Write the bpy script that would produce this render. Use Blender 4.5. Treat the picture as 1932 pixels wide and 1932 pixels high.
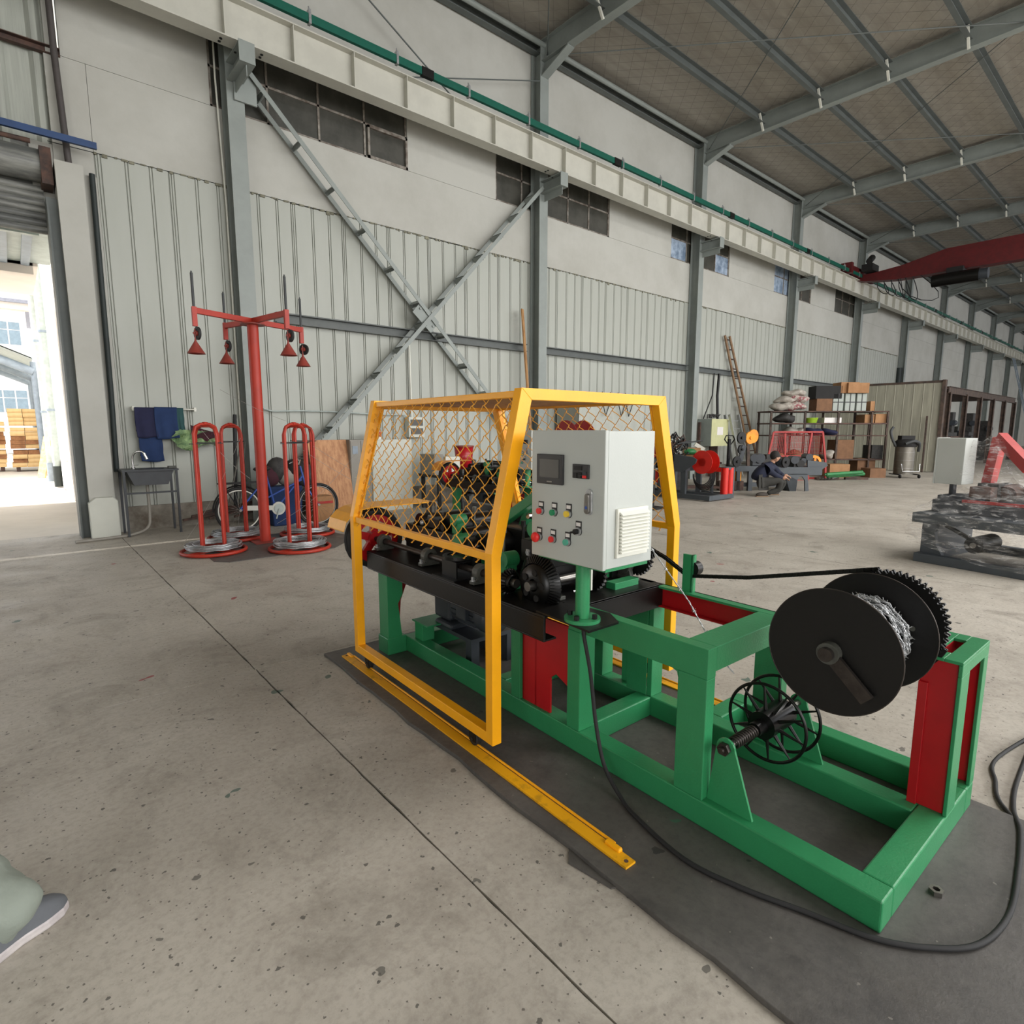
import bpy, math, random
from math import sin, cos, pi, radians as R
from mathutils import Vector as V, Matrix
random.seed(7)
S = bpy.context.scene; COL = S.collection
for o in list(bpy.data.objects): bpy.data.objects.remove(o)

# ------------------------------------------------------------------ camera, sky, exposure
# world: X runs along the long wall (away to the right), Y towards that wall, Z up
cam = bpy.data.cameras.new('camera'); camo = bpy.data.objects.new('camera', cam); COL.objects.link(camo)
cam.lens = 20.28; cam.sensor_width = 36; cam.clip_start = .05; cam.clip_end = 400
camo.location = (0, 0, 1.5); camo.rotation_euler = (R(90 - 8.07), 0, R(49.4 - 90))
S.camera = camo
wd = bpy.data.worlds.new('sky'); S.world = wd; wd.use_nodes = True
wn = wd.node_tree.nodes; wl = wd.node_tree.links; bg = wn['Background']
sky = wn.new('ShaderNodeTexSky'); sky.sky_type = 'NISHITA'; sky.sun_disc = False
sky.sun_elevation = R(50); sky.sun_rotation = R(200); sky.dust_density = 5; sky.air_density = 1.2; sky.ozone_density = 1
mx = wn.new('ShaderNodeMix'); mx.data_type = 'RGBA'; mx.inputs[0].default_value = .72
mx.inputs[7].default_value = (.93, .95, 1, 1)
hs = wn.new('ShaderNodeVectorMath'); hs.operation = 'SCALE'; hs.inputs[3].default_value = .12
wl.new(sky.outputs[0], hs.inputs[0]); wl.new(hs.outputs[0], mx.inputs[6]); wl.new(mx.outputs[2], bg.inputs[0])
bg.inputs[1].default_value = 3.2
sun = bpy.data.lights.new('sun', 'SUN'); suno = bpy.data.objects.new('sun', sun); COL.objects.link(suno)
sun.energy = 14; sun.angle = R(1.5); sun.color = (1, .95, .88); suno.rotation_euler = (R(33), 0, R(-124))
S.view_settings.view_transform = 'Standard'; S.view_settings.look = 'None'; S.view_settings.gamma = 1
S.view_settings.exposure = -0.24
try: S.view_settings.use_curve_mapping = False
except Exception: pass
# daylight from the open long side, plus two added fill lamps
def area(name, loc, rot, sx, sy, e, c=(1, .98, .95)):
    l = bpy.data.lights.new(name, 'AREA'); l.shape = 'RECTANGLE'; l.size = sx; l.size_y = sy; l.energy = e; l.color = c
    o = bpy.data.objects.new(name, l); COL.objects.link(o); o.location = loc; o.rotation_euler = rot; return o
area('daylight_through_side_opening', (8, -13.2, 5), (R(74), 0, 0), 28, 6, 3000)
area('added_overhead_fill', (15, -3, 9.3), (0, 0, 0), 20, 3, 2300)  # added fill lamp to brighten the floor, no rooflight known here
area('added_front_fill', (-8.0, -5.5, 2.5), (0, R(-90), 0), 4.8, 6, 330)  # added fill lamp for faces turned to -x, no gate known there
S.cycles.max_bounces = 7; S.cycles.diffuse_bounces = 4

# ------------------------------------------------------------------ materials
MATS = {}
def srgb(h):
    if isinstance(h, str): h = [int(h[i:i+2], 16) / 255 for i in (0, 2, 4)]
    return [(c / 12.92 if c <= .04045 else ((c + .055) / 1.055) ** 2.4) for c in h[:3]] + [1]
def mat(name, col, rough=.5, metal=0, var=.08, scale=6, bump=0, bscale=60, col2=None, fac=(.4, .6), coat=0, emit=0, spec=.5, trans=0, stretch=(1, 1, 1), alpha=1):
    m = bpy.data.materials.new(name); m.use_nodes = True; n = m.node_tree.nodes; l = m.node_tree.links; b = n['Principled BSDF']
    c = srgb(col); c2 = srgb(col2) if col2 else [x * (1 - var * 2) for x in c[:3]] + [1]
    tc = n.new('ShaderNodeTexCoord'); mp = n.new('ShaderNodeMapping'); mp.inputs[3].default_value = stretch
    l.new(tc.outputs['Object'], mp.inputs[0])
    nz = n.new('ShaderNodeTexNoise'); nz.inputs['Scale'].default_value = scale; nz.inputs['Detail'].default_value = 6; nz.inputs['Roughness'].default_value = .65
    l.new(mp.outputs[0], nz.inputs[0])
    rp = n.new('ShaderNodeMapRange'); rp.inputs[1].default_value = fac[0]; rp.inputs[2].default_value = fac[1]
    l.new(nz.outputs[0], rp.inputs[0])
    mi = n.new('ShaderNodeMix'); mi.data_type = 'RGBA'; mi.inputs[6].default_value = c; mi.inputs[7].default_value = c2
    l.new(rp.outputs[0], mi.inputs[0]); l.new(mi.outputs[2], b.inputs['Base Color'])
    b.inputs['Roughness'].default_value = rough; b.inputs['Metallic'].default_value = metal
    b.inputs['Coat Weight'].default_value = coat; b.inputs['Specular IOR Level'].default_value = spec
    b.inputs['Transmission Weight'].default_value = trans; b.inputs['Alpha'].default_value = alpha
    if emit: b.inputs['Emission Color'].default_value = c; b.inputs['Emission Strength'].default_value = emit
    if bump:
        n2 = n.new('ShaderNodeTexNoise'); n2.inputs['Scale'].default_value = bscale; n2.inputs['Detail'].default_value = 3; l.new(mp.outputs[0], n2.inputs[0])
        bp = n.new('ShaderNodeBump'); bp.inputs['Strength'].default_value = bump; bp.inputs['Distance'].default_value = .01
        l.new(n2.outputs[0], bp.inputs['Height']); l.new(bp.outputs[0], b.inputs['Normal'])
    MATS[name] = m; return m
mat('green', '2E8755', .38, var=.05, scale=4, bump=.12, bscale=120)
mat('red', 'AE1018', .4, var=.08, scale=3)
mat('yellow', 'FCAE0C', .38, var=.04, scale=5, bump=.05)
mat('yellow_worn', 'E7A50C', .5, col2='8A6A1C', fac=(.55, .75), scale=9)
mat('black', '0D0C0B', .42, var=.15, scale=5, bump=.05, spec=.4)
mat('black_gloss', '0B0B0A', .32, var=.1, scale=4, spec=.4)
mat('black_matte', '151413', .75, var=.15)
mat('rubber', '1D1D1E', .7)
mat('cast_grey', '4A4B45', .5, var=.15, scale=20, bump=.2)
mat('motor_grey', '34393F', .5, var=.1, scale=8)
mat('steel', '8C8984', .32, metal=.9, var=.1, scale=20)
mat('dark_steel', '4A4440', .4, metal=.7, var=.2, scale=12)
mat('chrome', 'C9C9C8', .15, metal=1, var=.02)
mat('zinc', 'C4C6C8', .35, metal=.75, var=.12, scale=40)
mat('white_paint', 'B4B8B3', .42, var=.02, scale=2, bump=.04, bscale=150)
mat('cream', 'DADACF', .5, var=.03)
mat('screen', '55534F', .25, var=.03)
mat('plastic_dark', '2C2C2D', .4, var=.05)
mat('label_white', 'E2DEDA', .5, var=.02)
mat('btn_red', 'E02A2A', .3, var=.02); mat('btn_green', '0E8A58', .3, var=.02); mat('btn_teal', '4FA88F', .3, var=.02); mat('btn_yellow', 'EBC83C', .3, var=.02)
mat('blue', '2C50A0', .4)
mat('frame_grey', '8C938F', .5, var=.06, scale=2)
mat('frame_grey_dark', '5D6361', .55, var=.08, scale=2)
mat('girt', '535856', .5, var=.06)
mat('beam_white', 'C2C1B6', .55, var=.05, scale=2)
mat('rail_green', '0D5A4A', .4, var=.06)
mat('crane_red', '581215', .5, var=.12)
mat('wall_white', 'B7B7B0', .85, col2='A7A69E', fac=(.4, .75), scale=.7, bump=.25, bscale=8)
mat('sheet', 'ABAEA6', .5, col2='A2A59C', fac=(.35, .8), scale=1.0, stretch=(2, 2, .4))
mat('sheet_old', 'A9ADA4', .55, col2='8F928A', fac=(.4, .7), scale=3, stretch=(4, 4, .2))
mat('mortar', '8C8A78', .9, var=.2, scale=8, bump=.5)
mat('plinth', '8A857B', .9, col2='5B5348', fac=(.4, .65), scale=3, bump=.3, bscale=20)
mat('roof_foil', 'AAA59B', .6, col2='948E83', fac=(.35, .7), scale=1.5, stretch=(.4, 3, 1), bump=.4, bscale=5)
mat('wire_dark', '7A7870', .6)
mat('glass_dark', '35352F', .35, col2='474640', scale=2)
mat('glass_sky_painted', 'A9B9CC', .3, col2='6C7F95', scale=3)  # brightness of the sky beyond, put into an opaque pane colour
mat('window_frame', '8E8980', .6, col2='5E5349', scale=6)
mat('stand_red', 'A82C18', .5, col2='8E2416', scale=3, fac=(.45, .8))
mat('funnel_red', '8E3A30', .5, var=.1)
mat('stand_dark', '3E4142', .6)
mat('plywood', 'C08E62', .6, col2='A5714A', fac=(.4, .6), scale=5, stretch=(4, 4, .8))
mat('wood', 'B48A5A', .7, col2='93683F', scale=6, stretch=(3, 3, .6))
mat('wood_pale', 'D8BA86', .7, col2='C29E68', scale=3, stretch=(.6, 3, 3))
mat('wood_brown', '9B6B42', .75, col2='7D5433', scale=5)
mat('bamboo', '8C7054', .6, col2='7A5C40', scale=10)
mat('cardboard', 'A67C55', .8, col2='966D48', scale=3)
mat('cardboard_dark', '7E5B40', .8, var=.1)
mat('paper_red', 'B0342E', .7)
mat('locker_grey', '8B877E', .5, var=.04)
mat('cabinet_white', 'C4C6BC', .5, var=.03, scale=2)
mat('siren_red', 'B01620', .3)
mat('towel_navy', '232544', .9, bump=.4, bscale=200); mat('towel_blue', '20365F', .9, bump=.4, bscale=200); mat('cloth_green', '8FA877', .85, col2='5E7B58', scale=9); mat('cloth_teal', '2C4F50', .9)
mat('cloth_maroon', '43202A', .9)
mat('sink_dark', '3A3D40', .4, metal=.3)
mat('box_yellow', 'C4C596', .5, var=.04); mat('box_grey', '8E9690', .5, var=.04)
mat('alu', 'B4B6B4', .35, metal=.7)
mat('machine_grey', '43494E', .5, var=.06)
mat('machine_red', 'CF2418', .4, var=.05)
mat('machine_orange', 'E8930E', .45, col2='C97A10', scale=4)
mat('rust', '5A4238', .8, col2='403430', scale=8, fac=(.4, .6))
mat('rust_brown', '54443A', .8, col2='3C322D', scale=6)
mat('partition', '9A9888', .7, col2='8A887A', scale=3, stretch=(3, 3, .3))
mat('sack', 'B9B4AA', .85, col2='9A9289', scale=8, bump=.5, bscale=15); mat('sack_print', '93555A', .8, col2='B9B4AA', scale=14, fac=(.45, .55))
mat('box_grey_strap', 'A4ABA4', .7, var=.04)
mat('lime', 'A3C938', .5); mat('tube_green', '2E7A45', .4)
mat('navy', '1B2136', .85, bump=.3, bscale=60); mat('trousers', '34332F', .9, bump=.3, bscale=60); mat('skin', 'B98C73', .6, var=.03); mat('hair', '2A2421', .8, var=.2, scale=30); mat('shoe', '3B342D', .7); mat('sole', '8C7358', .7)
mat('trouser_grey', '8B9389', .85, bump=.3, bscale=40, var=.06); mat('shoe_white', 'C9C3C0', .5, col2='A69FA0', scale=5); mat('shoe_fabric', '63666B', .8)
mat('vac_steel', '77736A', .35, metal=.6, var=.1)
mat('dark_clutter', '262625', .7, col2='3A3836', scale=12)
mat('ext_white', 'EDEBE8', .8, var=.02); mat('ext_beige', 'CFC8C0', .8, var=.06, scale=.6); mat('ext_ground', 'C9C1B4', .9, var=.05, scale=.8)
mat('ext_pipe', 'AFBAB6', .5); mat('ext_steel', '8D9AA6', .5); mat('roof_tile', '8C8F9A', .7)
mat('ext_glass', '7F93A0', .2)
mat('shutter', '8C8D87', .45, col2='5C5E5C', scale=2, stretch=(.5, .5, 5))
mat('blue_pipe', '20406E', .5); mat('pipe_brown', '4A4543', .6)
mat('drain_dark', '27302F', .6)
mat('wire_thin', 'A9A69E', .5, metal=.3)
mat('mesh_yellow', 'EBA83A', .4, var=.03); mat('mesh_red', 'A92A26', .5)
mat('orange_red', 'F05A3A', .5); mat('teal_machine', '2A6B4C', .5)
mat('crate_wrap', 'A7A99F', .35, var=.04, scale=6, bump=.3, bscale=14)

def film_mat(nm_='film', a_=.48, b_=.7, c_=.05, d_=.62):
    m = bpy.data.materials.new('plastic_' + nm_); m.use_nodes = True; n = m.node_tree.nodes; l = m.node_tree.links
    for x in list(n): n.remove(x)
    out_ = n.new('ShaderNodeOutputMaterial'); tr = n.new('ShaderNodeBsdfTransparent'); gl = n.new('ShaderNodeBsdfPrincipled')
    gl.inputs['Base Color'].default_value = (.85, .84, .82, 1); gl.inputs['Roughness'].default_value = .14; gl.inputs['Specular IOR Level'].default_value = 1
    mi = n.new('ShaderNodeMixShader'); tc = n.new('ShaderNodeTexCoord'); nz = n.new('ShaderNodeTexNoise')
    mp = n.new('ShaderNodeMapping'); mp.inputs[3].default_value = (1.2, 1.2, 5); mp.inputs[2].default_value = (.3, .5, .2)
    nz.inputs['Scale'].default_value = 4; nz.inputs['Detail'].default_value = 8; nz.inputs['Roughness'].default_value = .7; nz.inputs['Distortion'].default_value = 1.5
    l.new(tc.outputs['Object'], mp.inputs[0]); l.new(mp.outputs[0], nz.inputs[0])
    mr = n.new('ShaderNodeMapRange'); mr.inputs[1].default_value = a_; mr.inputs[2].default_value = b_; mr.inputs[3].default_value = c_; mr.inputs[4].default_value = d_  # white streaks also stand in for highlights on the film
    l.new(nz.outputs[0], mr.inputs[0]); l.new(mr.outputs[0], mi.inputs[0])
    bp = n.new('ShaderNodeBump'); bp.inputs['Strength'].default_value = 1; bp.inputs['Distance'].default_value = .05; l.new(nz.outputs[0], bp.inputs['Height']); l.new(bp.outputs[0], gl.inputs['Normal'])
    l.new(tr.outputs[0], mi.inputs[1]); l.new(gl.outputs[0], mi.inputs[2]); l.new(mi.outputs[0], out_.inputs[0]); MATS[nm_] = m
film_mat(); film_mat('film_clear', .62, .8, .03, .35)

def ground_mat(name, base, dark, light, spots, spot_cols, rough, streak=0):
    """concrete or steel: broad mottling, fine grain, drips of paint and oil"""
    m = bpy.data.materials.new(name); m.use_nodes = True; n = m.node_tree.nodes; l = m.node_tree.links; b = n['Principled BSDF']
    tc = n.new('ShaderNodeTexCoord')
    def noise(sc, det, lo, hi, rg=.6, dist=0):
        z = n.new('ShaderNodeTexNoise'); z.inputs['Scale'].default_value = sc; z.inputs['Detail'].default_value = det; z.inputs['Roughness'].default_value = rg; z.inputs['Distortion'].default_value = dist
        l.new(tc.outputs['Object'], z.inputs[0]); r = n.new('ShaderNodeMapRange'); r.inputs[1].default_value = lo; r.inputs[2].default_value = hi; l.new(z.outputs[0], r.inputs[0]); return r.outputs[0], z.outputs[0]
    def mix(f, a, c, amt=1):
        x = n.new('ShaderNodeMix'); x.data_type = 'RGBA'
        if amt != 1:
            q = n.new('ShaderNodeMath'); q.operation = 'MULTIPLY'; q.inputs[1].default_value = amt; l.new(f, q.inputs[0]); f = q.outputs[0]
        l.new(f, x.inputs[0])
        if isinstance(a, list): x.inputs[6].default_value = a
        else: l.new(a, x.inputs[6])
        x.inputs[7].default_value = c; return x.outputs[2]
    f1, _ = noise(.9, 8, .38, .62, .62); c = mix(f1, srgb(base), srgb(light), .8)
    f2, _ = noise(2.1, 9, .5, .72, .72, .8); c = mix(f2, c, srgb(dark), .7); f4, _ = noise(7, 8, .5, .7, .75, .4); c = mix(f4, c, srgb(light), .55)
    f3, g = noise(38, 6, .45, .75, .7); c = mix(f3, c, srgb(dark), .45)
    for sc, th, colr, seed in spots:
        mp = n.new('ShaderNodeMapping'); mp.inputs[1].default_value = (seed, seed * 1.7, 0); l.new(tc.outputs['Object'], mp.inputs[0])
        wz = n.new('ShaderNodeTexNoise'); wz.inputs['Scale'].default_value = sc * 2.5; l.new(mp.outputs[0], wz.inputs[0])
        ad = n.new('ShaderNodeVectorMath'); ad.operation = 'MULTIPLY_ADD'; ad.inputs[1].default_value = (.25 / sc * 2,) * 3; l.new(wz.outputs[1], ad.inputs[0]); l.new(mp.outputs[0], ad.inputs[2])
        vo = n.new('ShaderNodeTexVoronoi'); vo.inputs['Scale'].default_value = sc; l.new(ad.outputs[0], vo.inputs[0])
        sz = n.new('ShaderNodeSeparateColor'); l.new(vo.outputs['Color'], sz.inputs[0])
        gt = n.new('ShaderNodeMath'); gt.operation = 'GREATER_THAN'; gt.inputs[1].default_value = .6; l.new(sz.outputs[0], gt.inputs[0])
        ra = n.new('ShaderNodeMath'); ra.operation = 'MULTIPLY'; ra.inputs[1].default_value = th; l.new(sz.outputs[1], ra.inputs[0])
        lt = n.new('ShaderNodeMath'); lt.operation = 'LESS_THAN'; l.new(vo.outputs['Distance'], lt.inputs[0]); l.new(ra.outputs[0], lt.inputs[1])
        mu = n.new('ShaderNodeMath'); mu.operation = 'MULTIPLY'; l.new(gt.outputs[0], mu.inputs[0]); l.new(lt.outputs[0], mu.inputs[1])
        c = mix(mu.outputs[0], c, srgb(colr), .8)
    l.new(c, b.inputs['Base Color'])
    fr, _ = noise(3, 5, .3, .7); rr = n.new('ShaderNodeMapRange'); rr.inputs[3].default_value = rough - .12; rr.inputs[4].default_value = rough + .15; l.new(fr, rr.inputs[0]); l.new(rr.outputs[0], b.inputs['Roughness'])
    bp = n.new('ShaderNodeBump'); bp.inputs['Strength'].default_value = .35; bp.inputs['Distance'].default_value = .004; l.new(g, bp.inputs['Height']); l.new(bp.outputs[0], b.inputs['Normal'])
    MATS[name] = m
ground_mat('concrete', 'A39C91', '766F65', 'B7B1A6', [(7, .13, '57554F', 1.3), (24, .22, '45433F', 3.1), (2.6, .13, '3E5A50', 7.7), (1.3, .06, '8E2A33', 5.2), (60, .25, '504C46', 9.)], None, .6)
ground_mat('plate_steel', '4E4B48', '2E2D2D', '5E5B57', [(8, .16, '2A2A2A', 2.2), (5, .1, '3D6A56', 4.4), (22, .12, '77736C', 6.)], None, .5)

# ------------------------------------------------------------------ mesh helper
def basis(d):
    d = V(d).normalized(); u = d.cross(V((0, 0, 1)))
    if u.length < 1e-4: u = V((1, 0, 0))
    u.normalize(); return d, u, u.cross(d)
class G:
    def __init__(s): s.v = []; s.f = []; s.sm = []
    def add(s, vs, fs, sm=False):
        k = len(s.v); s.v += [tuple(p) for p in vs]; s.f += [tuple(i + k for i in f) for f in fs]; s.sm += [sm] * len(fs); return s
    def box(s, x0, x1, y0, y1, z0, z1):
        return s.add([(x, y, z) for z in (z0, z1) for y in (y0, y1) for x in (x0, x1)], [(0, 2, 3, 1), (4, 5, 7, 6), (0, 1, 5, 4), (2, 6, 7, 3), (0, 4, 6, 2), (1, 3, 7, 5)])
    def cb(s, c, d): return s.box(c[0] - d[0] / 2, c[0] + d[0] / 2, c[1] - d[1] / 2, c[1] + d[1] / 2, c[2] - d[2] / 2, c[2] + d[2] / 2)
    def cyl(s, a, b, r, n=16, r2=None, cap=True):
        a = V(a); b = V(b); d, u, w = basis(b - a); r2 = r if r2 is None else r2
        vs = [a + (u * cos(t) + w * sin(t)) * r for t in [2 * pi * i / n for i in range(n)]] + [b + (u * cos(t) + w * sin(t)) * r2 for t in [2 * pi * i / n for i in range(n)]]
        s.add(vs, [(i, (i + 1) % n, n + (i + 1) % n, n + i) for i in range(n)], n > 6)
        if cap: s.add(vs, [tuple(range(n))[::-1], tuple(range(n, 2 * n))])
        return s
    def ring(s, a, b, ro, ri, n=24):   # hollow tube / annulus from a to b
        a = V(a); b = V(b); d, u, w = basis(b - a); P = []
        for p, r in ((a, ro), (b, ro), (b, ri), (a, ri)): P += [p + (u * cos(2 * pi * i / n) + w * sin(2 * pi * i / n)) * r for i in range(n)]
        return s.add(P, [(k * n + i, k * n + (i + 1) % n, ((k + 1) % 4) * n + (i + 1) % n, ((k + 1) % 4) * n + i) for k in range(4) for i in range(n)])
    def tube(s, pts, r, n=8, closed=False):
        pts = [V(p) for p in pts]; m = len(pts); vs = []; pu = None
        for i, p in enumerate(pts):
            a = pts[(i - 1) % m] if (closed or i) else p; b = pts[(i + 1) % m] if (closed or i < m - 1) else p
            d = (b - a).normalized()
            if pu is None: _, u, w = basis(d)
            else:
                u = (pu - d * pu.dot(d))
                u = u.normalized() if u.length > 1e-5 else basis(d)[1]
                w = u.cross(d)
            pu = u; rr = r[i] if isinstance(r, (list, tuple)) else r
            vs += [p + (u * cos(2 * pi * j / n) + w * sin(2 * pi * j / n)) * rr for j in range(n)]
        fs = [(i * n + j, i * n + (j + 1) % n, ((i + 1) % m) * n + (j + 1) % n, ((i + 1) % m) * n + j) for i in range(m if closed else m - 1) for j in range(n)]
        s.add(vs, fs, n > 4)
        if not closed: s.add(vs, [tuple(range(n))[::-1], tuple(range((m - 1) * n, m * n))])
        return s
    def prism(s, poly, ax, a, b):      # polygon in the other two axes, extruded along ax
        def P(p, h): return {'x': (h, p[0], p[1]), 'y': (p[0], h, p[1]), 'z': (p[0], p[1], h)}[ax]
        n = len(poly); vs = [P(p, a) for p in poly] + [P(p, b) for p in poly]
        return s.add(vs, [tuple(range(n))[::-1], tuple(range(n, 2 * n))] + [(i, (i + 1) % n, n + (i + 1) % n, n + i) for i in range(n)])
    def beam(s, a, b, w, h, up=(0, 0, 1)):
        a = V(a); b = V(b); d = (b - a).normalized(); u = d.cross(V(up))
        u = u.normalized() if u.length > 1e-4 else V((1, 0, 0)); t = u.cross(d)
        vs = [p + u * x * w / 2 + t * y * h / 2 for p in (a, b) for x, y in ((-1, -1), (1, -1), (1, 1), (-1, 1))]
        return s.add(vs, [(3, 2, 1, 0), (4, 5, 6, 7), (0, 1, 5, 4), (1, 2, 6, 5), (2, 3, 7, 6), (3, 0, 4, 7)])
    def hbeam(s, a, b, w, h, t=.012, up=(0, 0, 1), c=False):   # I section (c: channel, web on the -u side)
        a = V(a); b = V(b); d = (b - a).normalized(); u = d.cross(V(up)).normalized(); q = u.cross(d)
        for k in (-1, 1): o = q * k * (h / 2 - t / 2); s.beam(a + o, b + o, w, t, up)
        o = u * (-w / 2 + t / 2) if c else u * 0
        return s.beam(a + o, b + o, t, h - 2 * t, up)
    def sph(s, c, r, n=14, m=9, sc=(1, 1, 1)):
        vs = [(c[0] + r * sc[0] * sin(pi * j / m) * cos(2 * pi * i / n), c[1] + r * sc[1] * sin(pi * j / m) * sin(2 * pi * i / n), c[2] + r * sc[2] * cos(pi * j / m)) for j in range(m + 1) for i in range(n)]
        return s.add(vs, [(j * n + i, (j + 1) * n + i, (j + 1) * n + (i + 1) % n, j * n + (i + 1) % n) for j in range(m) for i in range(n)], True)
    def lathe(s, prof, o, ax, n=24):   # prof [(r,h)]
        d, u, w = basis(ax); o = V(o)
        vs = [o + d * h + (u * cos(2 * pi * i / n) + w * sin(2 * pi * i / n)) * r for r, h in prof for i in range(n)]
        return s.add(vs, [(k * n + i, k * n + (i + 1) % n, (k + 1) * n + (i + 1) % n, (k + 1) * n + i) for k in range(len(prof) - 1) for i in range(n)], True)
    def grid(s, fn, nu, nv, sm=True):
        vs = [fn(i / nu, j / nv) for j in range(nv + 1) for i in range(nu + 1)]
        return s.add(vs, [(j * (nu + 1) + i, j * (nu + 1) + i + 1, (j + 1) * (nu + 1) + i + 1, (j + 1) * (nu + 1) + i) for j in range(nv) for i in range(nu)], sm)
    def gear(s, c, ax, r, th, nt, depth, bore=0, n0=0):   # toothed wheel
        d, u, w = basis(ax); c = V(c); P = []
        for i in range(nt * 4):
            a = 2 * pi * i / (nt * 4); rr = r if i % 4 in (1, 2) else r - depth
            P.append((u * cos(a) + w * sin(a)) * rr)
        n = len(P); vs = [c - d * th / 2 + p for p in P] + [c + d * th / 2 + p for p in P]
        return s.add(vs, [tuple(range(n))[::-1], tuple(range(n, 2 * n))] + [(i, (i + 1) % n, n + (i + 1) % n, n + i) for i in range(n)])
    def mv(s, m): s.v = [tuple(m @ V(p)) for p in s.v]; return s

# ------------------------------------------------------------------ things and parts
# machine frame: x across the machine (away from the camera side), y along it towards the wall
MF = Matrix.Translation((1.8132, .4418, 0)) @ Matrix.Rotation(R(-1.6), 4, 'Z')
WF = Matrix.Identity(4)
FR = [WF]                     # current frame: coordinates below are given in it
OFF = {}
def props(o, label=None, cat=None, group=None, kind=None):
    if label: o['label'] = label
    if cat: o['category'] = cat
    if group: o['group'] = group
    if kind: o['kind'] = kind
    return o
def rzf(): return math.atan2(FR[0][1][0], FR[0][0][0])
def thing(name, label, cat, loc, group=None, rz=None):
    """Empty at the base; parts are given in frame coordinates, or (rz given) in the thing's own coordinates"""
    o = bpy.data.objects.new(name, None); COL.objects.link(o); o.empty_display_size = .1
    o.location = FR[0] @ V(loc); o.rotation_euler = (0, 0, rzf() + (rz or 0))
    OFF[o.name] = V((0, 0, 0)) if rz is not None else V(loc)
    return props(o, label, cat, group)
def out(name, g, m, parent=None, label=None, cat=None, group=None, kind=None, bev=0, org=None):
    me = bpy.data.meshes.new(name)
    if parent is None:
        if org is None:
            xs, ys, zs = zip(*g.v); org = ((min(xs) + max(xs)) / 2, (min(ys) + max(ys)) / 2, min(zs))
        off = V(org)
    else:
        r = parent
        while r.parent: r = r.parent
        off = OFF.get(r.name, V((0, 0, 0)))
    me.from_pydata([(x - off[0], y - off[1], z - off[2]) for x, y, z in g.v], [], g.f)
    me.polygons.foreach_set('use_smooth', g.sm); me.update()
    me.materials.append(MATS[m]); o = bpy.data.objects.new(name, me); COL.objects.link(o)
    if parent is None: o.location = FR[0] @ off; o.rotation_euler = (0, 0, rzf()); OFF[o.name] = off
    else: o.parent = parent
    if bev:
        b = o.modifiers.new('b', 'BEVEL'); b.width = bev; b.segments = 2; b.limit_method = 'ANGLE'; b.angle_limit = R(50)
    return props(o, label, cat, group, kind)
def dup(root, loc, rz=None, label=None, group=None, name=None):
    def cp(o, par):
        c = o.copy(); COL.objects.link(c); c.parent = par
        for ch in list(o.children): cp(ch, c)
        return c
    c = cp(root, root.parent); c.location = FR[0] @ V(loc)
    if rz is not None: c.rotation_euler = (0, 0, rz + rzf())
    if label: c['label'] = label
    if group: c['group'] = group
    return c
def struct(name, g, m, parent=None, **k): return out(name, g, m, parent, kind='structure' if parent is None else None, **k)
def copyparts(o, parent, locs):
    for l in locs:
        c = o.copy(); COL.objects.link(c); c.parent = parent; c.location = l
def hexhead(g, c, ax, r, h): return g.cyl(c, V(c) + V(ax) * h, r, 6)

# ================================================================== THE HALL
CX = [3.03 + 6.46 * i for i in range(12)]; XE = 74.5; XL = -8; YW = 10.3; YN = -13
# floor: cast slabs with narrow joints (joint lines at x=1.03 and y=3.7)
g = G(); g.box(XL, XE, YN, YW + .19, -.3, -.012); floor = struct('floor', g, 'drain_dark', org=(0, 0, 0))
xs = [-8, -4.97, 1.03] + [7.03 + 6 * i for i in range(11)] + [XE]; ys = [-13, -8.3, -2.3, 3.7, YW + .2]
for i in range(len(xs) - 1):
    for j in range(len(ys) - 1):
        x0, x1, y0, y1 = xs[i], xs[i + 1], ys[j], ys[j + 1]; g = G(); e = .003; n = 60
        random.seed(i * 31 + j); wob = [random.uniform(-.005, .005) * (random.random() > .4) for _ in range(n * 4)]
        P = [(x0 + (x1 - x0) * k / n, y0 + e + abs(wob[k])) for k in range(n)] + [(x1 - e - abs(wob[n + k]), y0 + (y1 - y0) * k / n) for k in range(n)]
        P += [(x1 - (x1 - x0) * k / n, y1 - e - abs(wob[2 * n + k])) for k in range(n)] + [(x0 + e + abs(wob[3 * n + k]), y1 - (y1 - y0) * k / n) for k in range(n)]
        g.prism(P, 'z', -.05, 0); out('slab', g, 'concrete', floor)
random.seed(7)
# ---- long wall: white block panels above, ribbed sheets below, windows under the crane beam
g = G(); g.box(1.2, XE, YW + .16, YW + .3, 0, 9.9); wall = struct('wall_back', g, 'wall_white', org=(3, YW + .2, 0))
def panelbox(x0, x1, z0, z1, m='wall_white', y=YW, d=.14):
    g = G(); e = .0025; g.box(x0 + e, x1 - e, y, y + d + .03, z0 + e, z1 - e); return out('block_panel', g, m, wall)
WIN = [(2.75, 6.2), (8.37, 12.12), (14.85, 18.08), (21.2, 24.3), (26.65, 29.1)]
zb, zt = 6.42, 7.62
def row(z0, z1, wins, x0=.93, x1=XE):
    cuts = sorted(set([x0, x1] + [c for c in CX if x0 < c < x1] + [w for a in wins for w in a]))
    for a, b in zip(cuts, cuts[1:]):
        if any(w[0] - .01 <= a and b <= w[1] + .01 for w in wins): continue
        panelbox(a, b, z0, z1)
row(5.3, zb, [], 1.2); row(zb, zt, WIN); row(zt, 9.9, [])
panelbox(.75, 1.2, 4.95, zb)
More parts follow.
